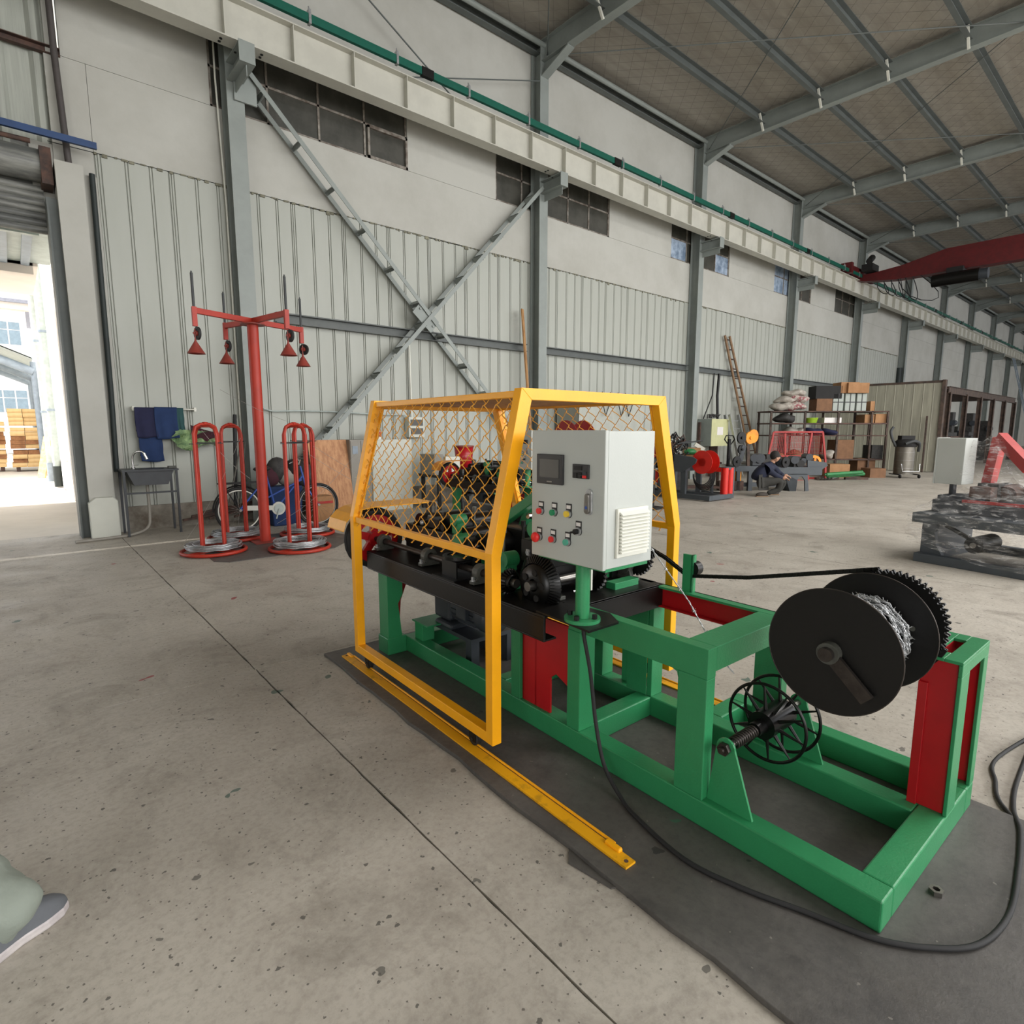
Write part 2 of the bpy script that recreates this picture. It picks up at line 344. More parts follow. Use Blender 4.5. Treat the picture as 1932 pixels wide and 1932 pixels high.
# backing is uncut: dark rooms and sky beyond are painted on opaque panes
for i, (a, b) in enumerate(WIN):
    g = G(); fr = .035; y0 = YW + .02
    for z in (zb, zt - fr, 6.98): g.box(a, b, y0, y0 + .05, z, z + fr)
    nm = max(2, round((b - a) / .8))
    for k in range(nm + 1):
        x = a + (b - a - fr) * k / nm; g.box(x, x + fr, y0, y0 + .05, zb, zt)
    w = struct('window_%d' % (i + 1), g, 'window_frame')
    for k in range(nm):
        for (z0, z1) in ((zb + fr, 6.98), (6.98 + fr, zt - fr)):
            x = a + (b - a - fr) * k / nm
            lit = (i == 2 and z0 < 6.6 and k in (0, 3)) or (i == 3 and k < 2)
            g = G(); g.box(x + fr, x + (b - a - fr) / nm, y0 + .02, y0 + .028, z0, z1); out('pane', g, 'glass_sky_painted' if lit else 'glass_dark', w)
    if i == 0:
        g = G(); g.box(b - .82, b - .78, y0 - .03, y0 + .02, zb, 6.98); g.box(b - .04, b, y0 - .03, y0 + .02, zb, 6.98); g.box(b - .82, b, y0 - .03, y0 + .02, zb, zb + .05); g.box(b - .82, b, y0 - .03, y0 + .02, 6.94, 6.98); out('sash', g, 'window_frame', w)
# ribbed sheets, 0.9 m cover width, three double ribs each
def ribsheet(x0, z0, z1, m, y=YW, w=.9, nr=3):
    g = G(); P = []; t = .018
    for k in range(nr):
        a = x0 + w * k / nr
        for o in ((.05, .085) if k else (.0, .03, .065)): P += [(a + o, y), (a + o + .005, y + .02), (a + o + .011, y + .02), (a + o + .016, y)]
    P += [(x0 + w - .002, y), (x0 + w - .002, y + .05), (x0, y + .05)]
    g.prism(P, 'z', z0, z1); return out('wall_sheet', g, m, wall)
ws = ribsheet(1.2, .36, 5.3, 'sheet'); x = 2.1; nsh = 1
while x < 35.2:
    c = ws.copy(); COL.objects.link(c); c.parent = wall; c.location = (x - 1.2, 0, 0 if nsh % 3 else -.012); x += .9; nsh += 1
# torn mortar line over the sheets
g = G(); random.seed(3); x = 1.2
while x < 35:
    w = random.uniform(.015, .09); g.box(x, x + w, YW - .02, YW + .005, 5.3 - random.uniform(.004, .03) - (.03 if random.random() < .1 else 0), 5.31); x += w + random.uniform(0, .1)
out('mortar_edge', g, 'mortar', wall, kind='stuff')
g = G(); g.box(1.15, 35.3, YW - .04, YW + .1, 0, .36); out('plinth', g, 'plinth', wall)
# further bays: large white blocks instead of sheets
for i in range(5, 11):
    for (a, b) in ((CX[i] + .15, CX[i] + 2.6), (CX[i] + 2.6, CX[i + 1] - .15)):
        panelbox(a, b, 2.2, 4.1, y=YW - .05); panelbox(a, b, 0, 2.2, y=YW - .05); panelbox(a, b, 4.1, 5.3)
# girts (dark channel between the columns)
for i in range(0, 5):
    g = G(); g.hbeam((CX[i] + (.5 if i == 0 else .14), YW - .07, 3.38), (CX[i + 1] - (.3 if i == 0 else .13), YW - .07, 3.38), .1, .17, .02, c=True); out('girt', g, 'girt', wall)
g = G(); g.box(.7, 35, YW - .02, YW, 5.3, 5.302); g.cyl((35.2, YW - .1, 2.5), (35.2, YW - .1, 4.7), .12, 10); out('drain_pipe', g, 'drain_dark', wall)
# far end wall, then two unseen walls added to hold back light (long side opposite stays open to daylight, as the light in the hall shows)
g = G(); g.box(XE, XE + .2, YN, YW + .3, 0, 10.2); struct('wall_end', g, 'wall_white')
g = G(); g.box(-8.4, -8.1, YN, -8.5, 0, 9.9); g.box(-8.4, -8.1, -2.5, YW + .3, 0, 9.9); g.box(-8.4, -8.1, -8.5, -2.5, 5, 9.9); struct('wall_front_added', g, 'wall_white')  # unseen wall added to dim the near floor, gap left for fill light
g = G(); g.box(-8.1, 0, YN - .2, YN, 0, 9.9); struct('wall_right_added', g, 'wall_white')  # unseen wall piece added to darken the floor at lower left
# ---- columns with crane brackets
tn = [0]
def trim(g, m, **k): tn[0] += 1; return struct('trim_%d' % tn[0], g, m, **k)
col0 = None
for i, x in enumerate(CX):
    g = G(); g.hbeam((x, YW - .17, 0), (x, YW - .17, 9.75), .25, .3, .014, up=(0, 1, 0))
    c = trim(g, 'frame_grey', bev=0)
    g = G(); g.hbeam((x, YW - .3, 6.83), (x, YW - .95, 6.83), .22, .26, .016); g.box(x - .11, x + .11, YW - .96, YW - .945, 6.7, 6.98); g.box(x - .006, x + .006, YW - .9, YW - .34, 6.55, 6.72)
    out('crane_bracket', g, 'frame_grey', c)
    g = G()
    for k in (-.07, .07): hexhead(g, (x + k, YW - .66, 6.965), (0, 0, -1), .02, .03); hexhead(g, (x + k * 4, YW - .66, 7.03), (0, 0, -1), .022, .03); hexhead(g, (x + k * 4, YW - .74, 7.03), (0, 0, -1), .022, .03)
    out('bolts', g, 'black', c)
g = G(); g.box(CX[0] - .03, CX[0] + .3, YW - .36, YW - .33, 6.45, 6.85); out('gusset_plate', g, 'frame_grey', bpy.data.objects['trim_1'])
# ---- crane runway beam with stiffeners, green conductor rail on top
YR = YW - .72
g = G(); g.hbeam((XL, YR, 7.29), (XE, YR, 7.29), .26, .56, .018); run = trim(g, 'beam_white')
g = G(); g.box(0, .012, YR - .125, YR - .006, 7.03, 7.55); s0 = out('stiffener', g, 'beam_white', run); s0.location.x += XL
copyparts(s0, run, [(XL + .98 * k, 0, 0) for k in range(1, 84)])
g = G(); g.box(XL, XE, YR - .05, YR + .05, 7.57, 7.62); out('crane_rail', g, 'frame_grey_dark', run)
g = G(); g.beam((XL, YR - .17, 7.7), (XE, YR - .17, 7.7), .06, .12); cr = trim(g, 'rail_green')
g = G(); g.box(-.02, .02, YR - .21, YR - .13, 7.62, 7.82); g.cyl((0, YR - .17, 7.8), (0, YR - .17, 7.87), .012, 6); h0 = out('rail_hanger', g, 'zinc', cr); ox = cr.location.x
h0.location.x = -ox + XL
off = OFF[cr.name]; h0.location = (XL, 0, 0)
copyparts(h0, cr, [(XL + 1.5 * k, 0, 0) for k in range(1, 55)])
g = G(); g.beam((-.12, YR - .17, 7.7), (.12, YR - .17, 7.7), .08, .14); j0 = out('rail_joint', g, 'black', cr); j0.location = (6.1, 0, 0); copyparts(j0, cr, [(6.1 + 5.2 * k, 0, 0) for k in range(1, 12)])
# ---- cross bracing between the first two columns: laced pairs of angles
def brace(a, b, nb):
    a = V(a); b = V(b); d = (b - a).normalized(); q = V((0, 1, 0)).cross(d); g = G()
    g.beam(a, b, .075, .012, up=(0, 1, 0)); g.beam(a + V((0, .02, 0)) - q * .034, b + V((0, .02, 0)) - q * .034, .008, .05, up=(0, 1, 0)); c = trim(g, 'frame_grey')
    g = G(); o = V((0, -.33, 0)); g.beam(a + o, b + o, .075, .012, up=(0, 1, 0)); g.beam(a + o + V((0, .02, 0)) - q * .034, b + o + V((0, .02, 0)) - q * .034, .008, .05, up=(0, 1, 0)); out('angle', g, 'frame_grey', c)
    L = (b - a).length; g = G(); g.hbeam(a + V((0, -.02, 0)), a + V((0, -.33, 0)), .10, .07, .008, up=d); m0 = out('batten', g, 'frame_grey', c); m0.location = d * (L / nb * .5)
    copyparts(m0, c, [d * (L / nb * (k + .5)) for k in range(1, nb)])
    return c
brace((CX[0] + .12, YW - .08, 6.95), (CX[1] - .3, YW - .08, .9), 11)
brace((CX[1] - .12, YW - .1, 6.8), (CX[0] + .55, YW - .1, .75), 12)
g = G(); g.beam((6.1, YW - .38, 3.85), (6.5, YW - .38, 3.5), .3, .014, up=(0, 1, 0))
for p in ((6.17, 3.82), (6.4, 3.68), (6.45, 3.52)): hexhead(g, (p[0], YW - .39, p[1]), (0, -1, 0), .025, .02)
trim(g, 'frame_grey')
# ---- eaves tube, tie rods
g = G(); g.cyl((XL, YW - .32, 9.72), (XE, YW - .32, 9.72), .055, 10); eav = trim(g, 'frame_grey')
g = G(); g.hbeam((XL, YW - .12, 9.72), (XE, YW - .12, 9.72), .14, .2, .02, c=True); out('eaves_channel', g, 'frame_grey_dark', eav)
g = G(); g.tube([(CX[0] + .8, YW - .3, 9.65), (7.3, YW - .3, 7.75)], .014, 6); trim(g, 'frame_grey_dark')
g = G(); g.tube([(CX[0], YW - .3, 7.6), (5.73, YW - .3, 7.77), (CX[1] - .1, YW - .3, 9.0)], .012, 6); trim(g, 'frame_grey_dark')
# ---- roof: foil insulation on wire mesh, rafters, purlins
ZP = 9.62
g = G(); random.seed(5)
def rf(u, v):
    x = XL + (XE - XL) * u; y = YN + (YW + .3 - YN) * v; return (x, y, ZP + .3 + .03 * sin(x * 5.3 + sin(y * 2)) * abs(sin(y * 2.2)) )
g.grid(rf, 260, 50, True); g.box(XL, XE, YN, YW + .3, ZP + .42, ZP + .45); ceil = struct('ceiling', g, 'roof_foil', org=(0, 0, ZP))
g = G()
for k in range(-60, 170):   # diagonal wires under the foil
    x = k * .42
    for s in (1, -1):
        a = (x, YW, ZP + .24); b = (x + s * 14, YW - 14, ZP + .24)
        if XL < a[0] < 50 and b[0] > XL: g.tube([a, b], .004, 3)
out('wire_netting', g, 'wire_dark', ceil, kind='stuff')
for i, x in enumerate(CX):
    g = G(); ya = YW - .3
    g.hbeam((x, ya, 9.6), (x, YN, 9.6), .2, .42, .014); r = out('rafter', g, 'frame_grey', ceil)
    g = G(); g.prism([(ya, 9.4), (ya - .75, 9.4), (ya, 9.15)], 'x', x - .006, x + .006); g.hbeam((x, ya, 9.1), (x, ya - .8, 9.37), .2, .03, .014); out('haunch', g, 'frame_grey', ceil)
PY = [8.75 - 1.46 * k for k in range(14)]
g = G(); g.hbeam((.1, PY[0] - .5, ZP + .02), (6.36, PY[0] - .5, ZP + .02), .1, .22, .012, c=True); p0 = out('purlin', g, 'frame_grey_dark', ceil); n = 0
for i in range(-1, 11):
    for k, y in enumerate(PY):
        if i == -1 and k == 0: p0.location = (CX[0] - 6.46, 0, 0); continue
        c = p0.copy(); COL.objects.link(c); c.parent = ceil; c.location = ((CX[0] + 6.46 * i), y - PY[0], 0)
g = G(); g.beam((-.34, 0, .1), (-.1, 0, -.26), .045, .045, up=(0, 1, 0)); f0 = out('fly_brace', g, 'cream', ceil); f0.location = (CX[0], PY[0] - .5, ZP)
for i in range(1, 9):
    for k in range(0, 9, 1 if i > 2 else 1):
        c = f0.copy(); COL.objects.link(c); c.parent = ceil; c.location = (CX[i], PY[k] - .5, ZP)
g = G()
for i in range(0, 8):
    a, b = CX[i], CX[i + 1]
    for (p, q) in (((a, 9.9), (b, 3)), ((a, 3), (b, 9.9))): g.tube([(p[0], p[1], 9.5), (q[0], q[1], 9.5)], .012, 4)
out('tie_rod', g, 'frame_grey_dark', ceil)
# ---- far ground level outside and the roller door at the left end of the wall
g = G(); g.box(-30, 24, YW + .2, 70, -.3, -.02); struct('trim_ground_outside', g, 'ext_ground')
g = G(); g.box(.72, 1.02, YW - .42, YW - .02, 0, 4.95); pier = trim(g, 'wall_white')          # white pier beside the door
g = G(); g.box(1.02, 1.2, YW - .1, YW + .15, 0, 4.95); g.box(.5, 1.14, YW + .02, YW + .3, 4.4, 5.28); out('pier_return', g, 'wall_white', pier)
g = G(); g.tube([(1.14, YW - .16, 4.96), (1.12, YW - .16, 2), (1.1, YW - .14, .9)], .035, 10); out('drain_pipe', g, 'drain_dark', pier)
g = G(); g.prism([(.7, 0), (1.04, 0), (1.04, .52), (.98, .57), (.78, .57), (.7, .5)], 'y', YW - .55, YW - .4); out('guard_plate', g, 'cabinet_white', pier, bev=.01)
g = G(); g.box(.6, .73, YW - .3, YW + .05, 0, 4.5); d1 = struct('door_1', g, 'frame_grey_dark')
g = G(); g.box(.6, .62, YW - .36, YW - .3, 0, 4.4); out('guide_rail', g, 'frame_grey_dark', d1)
for k in range(7):
    g = G(); z = 4.15 + k * .085; g.cyl((-5, YW + .0, z), (.6, YW + .0, z), .05, 8); out('shutter_slat', g, 'shutter', d1)
g = G(); g.cyl((-5, YW - .12, 4.92), (.62, YW - .12, 4.92), .2, 14); out('shutter_roll', g, 'shutter', d1)
g = G(); g.box(.58, .7, YW - .35, YW, 4.65, 5.1); g.tube([(-5, YW - .36, 5.08), (.5, YW - .36, 5.12)], .03, 6); out('roll_bracket', g, 'rust', d1)
g = G(); g.box(-5, .6, YW + .06, YW + .12, 4.55, 5.3); out('sun_blocking_plate', g, 'shutter', d1)  # plate added behind the roll to stop a sun streak indoors
g = G(); g.beam((-5, YW - .35, 5.3), (1.2, YW - .35, 5.26), .05, .08); trim(g, 'blue_pipe')
for k in range(8):
    g = G(); x0 = .78 - .8 * (k + 1)
    P = []
    for q in range(2):
        a = x0 + .4 * q; P += [(a, YW + .1), (a + .22, YW + .1), (a + .27, YW + .05), (a + .33, YW + .05), (a + .38, YW + .1)]
    P += [(x0 + .799, YW + .1), (x0 + .799, YW + .13), (x0, YW + .13)]
    g.prism(P, 'z', 5.15, 9.9); out('wall_sheet', g, 'sheet_old', wall)
g = G(); g.box(-7, .78, YW + .14, YW + .16, 5.1, 9.9); g.box(-7, .8, YW + .1, YW + .16, 5.0, 5.15); g.box(.78, .9, YW + .02, YW + .16, 5.0, 9.9); out('backing', g, 'wall_white', wall)
g = G(); g.hbeam((-6, YW + .0, 6.44), (.93, YW + .0, 6.44), .08, .1, .01, c=True); out('girt', g, 'rust', wall)
g = G(); g.tube([(.85, YW - .1, 9.6), (.86, YW - .1, 6.4), (.9, YW - .12, 4.9)], .04, 10); trim(g, 'pipe_brown')
g = G(); g.box(-8.2, -5, YW, YW + .3, 0, 9.9); g.box(-5, .6, YW + .16, YW + .3, 9.9, 10); struct('wall_left', g, 'wall_white')

# ================================================================== BARBED WIRE MACHINES
def cabinet(t, mbox='white_paint', detail=True):
    """control cabinet on its post, part of the machine"""
    x0, x1, y0, y1, z0, z1 = -.215, .075, .93, 1.33, .98, 1.497
    g = G(); g.box(x0 + .02, x1, y0, y1, z0, z1); cb = out('control_cabinet', g, mbox, t, bev=.003)
    g = G(); g.box(x0, x0 + .018, y0 - .003, y1 + .003, z0 - .003, z1 + .003); out('cabinet_door', g, mbox, cb, bev=.004)
    g = G(); g.box(x0 + .03, x1 - .01, y0 + .01, y1 - .01, z0 - .015, z0); out('cabinet_tray', g, 'green', cb)
    g = G(); g.cyl((-.13, 1.11, .73), (-.13, 1.11, .98), .03, 20); g.cyl((-.13, 1.11, .724), (-.13, 1.11, .738), .075, 28)
    p = out('cabinet_post', g, 'green', t)
    g = G()
    for a in (20, 110, 200, 290): g.cyl((-.13 + .055 * cos(R(a)), 1.11 + .055 * sin(R(a)), .738), (-.13 + .055 * cos(R(a)), 1.11 + .055 * sin(R(a)), .756), .011, 6)
    out('post_bolts', g, 'black', p)
    if not detail: return cb
    X = x0
    # touch screen
    g = G(); g.box(X - .012, X, 1.138, 1.29, 1.285, 1.405); s = out('touch_screen', g, 'plastic_dark', cb, bev=.003)
    g = G(); g.box(X - .0135, X - .012, 1.158, 1.270, 1.312, 1.385); out('display', g, 'screen', cb)
    g = G(); g.box(X - .0135, X - .012, 1.198, 1.226, 1.2935, 1.298); out('nameplate', g, 'locker_grey', cb)
    # inverter keypad
    g = G(); g.box(X - .008, X, 1.002, 1.087, 1.318, 1.372); out('keypad', g, 'plastic_dark', cb, bev=.002)
    for (a, b, m) in ((1.07, 1.335, 'black'), (1.07, 1.325, 'black'), (1.047, 1.337, 'black'), (1.047, 1.324, 'black'), (1.022, 1.34, 'motor_grey'), (1.022, 1.326, 'btn_red')):
        g = G(); g.box(X - .011, X - .008, a - .009, a + .009, b - .005, b + .005); out('key', g, m, cb)
    g = G(); g.box(X - .0095, X - .008, 1.035, 1.078, 1.35, 1.366); out('keypad_display', g, 'black_gloss', cb)
    # swing handle lock
    g = G(); P = [(1.0 + .017 * cos(R(a)), 1.265 + .017 * sin(R(a))) for a in range(0, 181, 20)] + [(1.0 + .017 * cos(R(a)), 1.20 + .017 * sin(R(a))) for a in range(180, 361, 20)]
    g.prism(P, 'x', X - .008, X); out('lock_plate', g, 'zinc', cb, bev=.002)
    g = G(); P = [(1.0 + .010 * cos(R(a)), 1.255 + .010 * sin(R(a))) for a in range(0, 181, 20)] + [(1.0 + .012 * cos(R(a)), 1.20 + .012 * sin(R(a))) for a in range(180, 361, 20)]
    g.prism(P, 'x', X - .02, X - .008); out('swing_handle', g, 'steel', cb, bev=.002)
    g = G(); g.cyl((X - .021, 1.0, 1.212), (X - .019, 1.0, 1.212), .006, 12); out('keyhole', g, 'blue', cb)
    def button(y, z, m, big=False):
        g = G(); g.box(X - .003, X, y - .015, y + .015, z - .002, z + .04); g.cyl((X - .003, y, z), (X, y, z), .017, 18); out('legend_plate', g, 'plastic_dark', cb)
        g = G(); g.box(X - .0045, X - .003, y - .011, y + .011, z + .02, z + .034); out('legend', g, 'label_white', cb)
        g = G(); g.cyl((X - .012, y, z), (X - .002, y, z), .0155, 20); out('bezel', g, 'zinc', cb)
        g = G()
        if big: g.lathe([(.0, -.036), (.017, -.035), (.021, -.03), (.021, -.022), (.012, -.018), (.011, 0)][::-1], (X, y, z), (1, 0, 0), 24)
        else: g.cyl((X - .02, y, z), (X - .012, y, z), .0125, 20)
        out('push_button' if not big else 'emergency_stop_button', g, m, cb)
    button(1.271, 1.17, 'btn_red'); button(1.191, 1.172, 'btn_green'); button(1.109, 1.175, 'btn_yellow')
    button(1.280, 1.06, 'btn_red', True); button(1.196, 1.062, 'btn_red'); button(1.112, 1.062, 'btn_teal')
    y, z = 1.054, 1.113
    g = G(); g.box(X - .003, X, y - .015, y + .015, z - .002, z + .04); g.cyl((X - .003, y, z), (X, y, z), .017, 18); out('legend_plate', g, 'plastic_dark', cb)
    g = G(); g.box(X - .0045, X - .003, y - .011, y + .011, z + .02, z + .034); out('legend', g, 'label_white', cb)
    g = G(); g.cyl((X - .012, y, z), (X - .002, y, z), .016, 20); out('bezel', g, 'zinc', cb)
    g = G(); g.cyl((X - .025, y, z), (X - .012, y, z), .011, 16); g.beam((X - .03, y + .013, z - .003), (X - .03, y - .013, z + .003), .012, .008); out('selector_knob', g, 'black', cb)
    # louvred vent on the side facing the camera's right
    g = G(); g.box(-.148, .034, y0 - .012, y0, 1.018, 1.207); v = out('vent_frame', g, 'cream', cb, bev=.003)
    for k in range(12):
        z = 1.04 + k * .0132
        g = G(); g.prism([(y0 - .013, z), (y0 - .027, z - .003), (y0 - .027, z + .001), (y0 - .013, z + .010)], 'x', -.138, .026); out('louvre', g, 'cream', cb)
        g = G(); g.box(-.136, .024, y0 - .0135, y0 - .012, z - .0028, z); out('slot', g, 'black', cb)
    return cb

def pillow(t, x, y, z, zt=.72, name='bearing_block'):
    g = G(); g.ring((x, y - .022, z), (x, y + .022, z), .045, .02, 20); g.box(x - .062, x + .062, y - .02, y + .02, zt, zt + .018)
    g.prism([(x - .045, zt), (x + .045, zt), (x + .035, z), (x - .035, z)], 'y', y - .014, y + .014); b = out(name, g, 'cast_grey', t, bev=.003)
    for s in (-1, 1): g = G(); g.cyl((x + s * .052, y, zt + .018), (x + s * .052, y, zt + .04), .010, 6); g.cyl((x + s * .052, y, zt + .018), (x + s * .052, y, zt + .022), .015, 12); out('bolt', g, 'zinc', b)

def machine_body(t, fr='green', web='red', full=True):
    zb, zt = .02, .125
    g = G()
    g.box(0, .09, 0, 2.9, zb, zt); g.box(.55, .64, .09, 2.9, zb, zt); g.box(.86, .95, .0, 1.0, zb, zt); g.box(.09, .86, 0, .09, zb, zt)
    g.box(.09, .55, 1.26, 1.35, zb, zt); g.box(.09, .55, 1.9, 1.98, zb, zt); g.box(.09, .55, 2.82, 2.9, zb, zt); g.box(.64, .86, .91, 1.0, zb, zt)
    g.box(-.14, 0, 2.86, 3.0, zb, zt + .01); g.box(.64, .78, 2.86, 3.0, zb, zt + .01)
    base = out('base_frame', g, fr, t, bev=.006)
    g = G()   # front portal: post, top rail, cross rail, rear rail
    g.box(0, .055, .605, .73, zt, .60); out('post', g, fr, t, bev=.004)
    g = G(); g.box(0, .055, .605, 1.32, .60, .715); g.prism([(.73, .60), (.76, .60), (.735, .592), (.73, .57)], 'x', 0, .055); out('top_rail', g, fr, t, bev=.004)
    g = G(); g.box(.055, .575, .605, .725, .655, .715); g.box(.055, .575, .605, .62, .62, .66); out('cross_rail', g, fr, t, bev=.003)
    g = G(); g.box(.575, .63, .605, 1.26, .705, .715); g.box(.62, .63, .605, 1.26, .60, .715); out('rear_rail', g, fr, t)
    g = G(); g.box(.61, .62, .61, 1.26, .605, .705); g.box(.58, .62, .61, 1.26, .605, .612); out('channel_web', g, web, t, bev=.002)
    g = G(); g.box(.575, .63, .605, .73, zt, .62); out('post', g, fr, t, bev=.004)
    g = G(); g.box(0, .10, 1.245, 1.325, zt, .60); out('post', g, fr, t, bev=.004)
    g = G(); g.box(0, .06, 1.67, 1.74, zt, .60); out('post', g, fr, t, bev=.004)
    g = G(); g.box(.55, .64, 1.26, 1.29, zt, .60); g.box(.545, .55, 1.29, 1.42, zt, .60); out('post', g, fr, t, bev=.003)
    g = G(); g.box(.6, .61, 1.29, 1.6, .42, .6); g.box(.6, .61, 1.42, 1.5, .125, .42); out('stiffening_plate', g, fr, t)
    g = G(); g.box(.55, .64, 1.6, 1.68, zt, .6); out('post', g, fr, t, bev=.003)
    g = G(); g.prism([(1.325, .6), (1.325, .30), (1.42, .34), (1.46, .31), (1.46, .125), (1.67, .125), (1.67, .6)], 'x', .02, .032)
    g.box(.02, .07, 1.56, 1.575, .125, .6); g.box(.02, .05, 1.655, 1.67, .125, .6); out('web_plate', g, web, t, bev=.002)
    g = G(); g.box(.05, .55, 1.67, 1.70, .30, .36); out('cross_rail', g, fr, t)
    # splayed far legs, red inside
    for s, x in ((-1, -.13), (1, .64)):
        P = [(2.99, .60), (2.99, .40), (2.97, .33), (3.0, .135), (2.88, .135), (2.86, .2), (2.80, .36), (2.82, .42), (2.82, .6)]
        pts = [(p[0], p[1]) for p in P]
        g = G(); g.prism([(x, .6), (x + .11, .6), (x + .11, .42), (x + .075, .36), (x + .10, .13), (x - .0, .13), (x + .0, .3), (x + .0, .42)], 'y', 2.865, 2.88)
        g.prism([(x, .6), (x + .012, .6), (x + .012, .13), (x, .13)], 'y', 2.88, 2.99)
        out('leg', g, fr, t)
        g = G(); g.prism([(x + .012, .6), (x + .19, .6), (x + .18, .48), (x + .13, .36), (x + .11, .135), (x + .012, .135)], 'y', 2.93, 2.945); out('web_plate', g, web, t)
    # right-hand stand of the take-up spool: I-section frame, green rim, red web
    g = G()
    x0, x1, y0, y1, z0, z1 = .60, .95, 0, .125, zt, .705
    e = .012
    g.box(x0, x0 + .085, y0 + .055, y1 - .03, z1 - e, z1); g.box(x1 - .075, x1, y0 + .055, y1 - .03, z1 - e, z1); g.box(x0, x1, y0, y0 + .055, z1 - e, z1); g.box(x0, x1, y1 - .03, y1 + .06, z1 - e, z1)
    g.box(x0, x0 + .1, y0, y0 + e, z0, z1 - .055); g.box(x1 - .055, x1, y0, y0 + e, z0, z1 - .055); g.box(x0, x1, y0, y0 + e, z1 - .055, z1 - e)
    out('spool_stand', g, fr, t, bev=.002)
    g = G(); g.box(x0 + .012, x0 + .02, y0 + e, y1, z0, z1 - e); g.box(x1 - .03, x1 - .02, y0 + e, y1, z0, z1 - e)
    g.box(x0, x0 + .02, y1 - .03, y1, z0, .60); g.box(x0 + .0, x0 + .012, y1, y1 + .3, .60, z1 - e); g.box(x0 + .02, x1 - .03, y1 - .03, y1 - .022, .3, z1 - e); out('web_plate', g, web, t, bev=.002)
    # black bed: side channels and top plate
    g = G(); g.hbeam((-.165, 1.265, .655), (-.165, 3.0, .655), .075, .115, .009, c=True); g.box(-.2, .64, 1.32, 3.0, .706, .715); g.box(-.2, -.19, 1.265, 3.0, .60, .715)
    g.box(.055, .63, 1.255, 1.27, .60, .715); g.box(.055, .63, 1.255, 1.4, .706, .715); g.box(.62, .635, 1.26, 3.0, .6, .715); g.box(.0, .6, 1.27, 1.42, .706, .717)
    g.box(-.19, .63, 2.985, 3.0, .6, .715); out('bed', g, 'black', t, bev=.003)
    g = G(); g.prism([(-.205, 1.0), (-.03, 1.0), (.03, 1.1), (.0, 1.33), (-.19, 1.33)], 'z', .715, .724); out('bracket_plate', g, 'black', t)
    # drive: motor, belt, long shaft in bearings
    g = G(); g.cyl((.26, 2.22, .37), (.26, 2.56, .37), .105, 24); mo = out('motor', g, 'motor_grey', t)
    for k in range(14):
        a = 2 * pi * k / 14; 
    g = G()
    for k in range(18): a = 2 * pi * k / 18; g.beam((.26 + .108 * cos(a), 2.3, .37 + .108 * sin(a)), (.26 + .108 * cos(a), 2.54, .37 + .108 * sin(a)), .016, .004, up=(cos(a + pi / 2), 0, sin(a + pi / 2)))
    out('cooling_fin', g, 'motor_grey', mo)
    g = G(); g.lathe([(.02, 0), (.06, 0), (.105, .01), (.112, .03), (.112, .09)], (.26, 2.19, .37), (0, 1, 0), 24); out('fan_cover', g, 'motor_grey', mo)
    g = G(); g.box(.12, .16, 2.34, 2.44, .34, .44); out('terminal_box', g, 'motor_grey', mo, bev=.006)
    g = G(); g.box(.15, .36, 2.56, 2.75, .27, .52); g.cyl((.25, 2.75, .46), (.25, 2.80, .46), .08, 20); g.box(.12, .4, 2.5, 2.7, .23, .27); out('gearbox', g, 'motor_grey', t, bev=.02)
    g = G(); g.cyl((.25, 3.05, .46), (.25, 3.13, .46), .06, 20); g.cyl((.25, 2.8, .46), (.25, 3.1, .46), .018, 10); out('motor_pulley', g, 'black', t)
    g = G(); g.box(.14, .5, 2.3, 2.78, .2, .225); g.box(.14, .2, 2.3, 2.36, .02, .2); g.box(.42, .5, 2.3, 2.7, .02, .2); out('motor_stand', g, 'motor_grey', t)
    g = G(); g.box(.03, .12, 2.70, 2.80, .125, .24); g.box(.02, .22, 2.62, 2.82, .24, .25); out('motor_bracket', g, fr, t, bev=.003)
    g = G(); g.cyl((-.1, 1.62, .775), (-.1, 3.12, .775), .0175, 16); out('drive_shaft', g, 'dark_steel', t)
    for y in (2.95, 2.38, 1.86): pillow(t, -.1, y, .775)
    g = G(); g.lathe([(.195, -.04), (.2, -.03), (.2, .03), (.195, .04), (.165, .04), (.165, -.04), (.195, -.04)], (-.1, 3.1, .775), (0, 1, 0), 36); fw = out('flywheel_rim', g, 'rubber', t)
    g = G(); g.ring((-.1, 3.07, .775), (-.1, 3.13, .775), .165, .12, 30); g.cyl((-.1, 3.06, .775), (-.1, 3.14, .775), .05, 20)
    for k in range(5):
        a = R(18 + 72 * k); g.beam((-.1 + .04 * cos(a), 3.1, .775 + .04 * sin(a)), (-.1 + .14 * cos(a), 3.1, .775 + .14 * sin(a)), .05, .03, up=(0, 1, 0))
    out('flywheel_spokes', g, web, t)
    g = G(); g.tube([(-.1 + .2 * cos(R(a)), 3.1, .775 + .2 * sin(R(a))) for a in range(45, 236, 15)] + [(.21, 3.1, .41), (.29, 3.1, .5)], .012, 6, True); out('drive_belt', g, 'rubber', t)
    P = [(-.365, .86), (-.345, .92), (-.3, .965), (-.24, .99), (-.15, 1.0), (.3, 1.0)]
    g = G(); g.prism(P + [(p[0], p[1] + .006) for p in P[::-1]], 'y', 2.97, 3.24); out('wheel_guard', g, 'yellow', t)
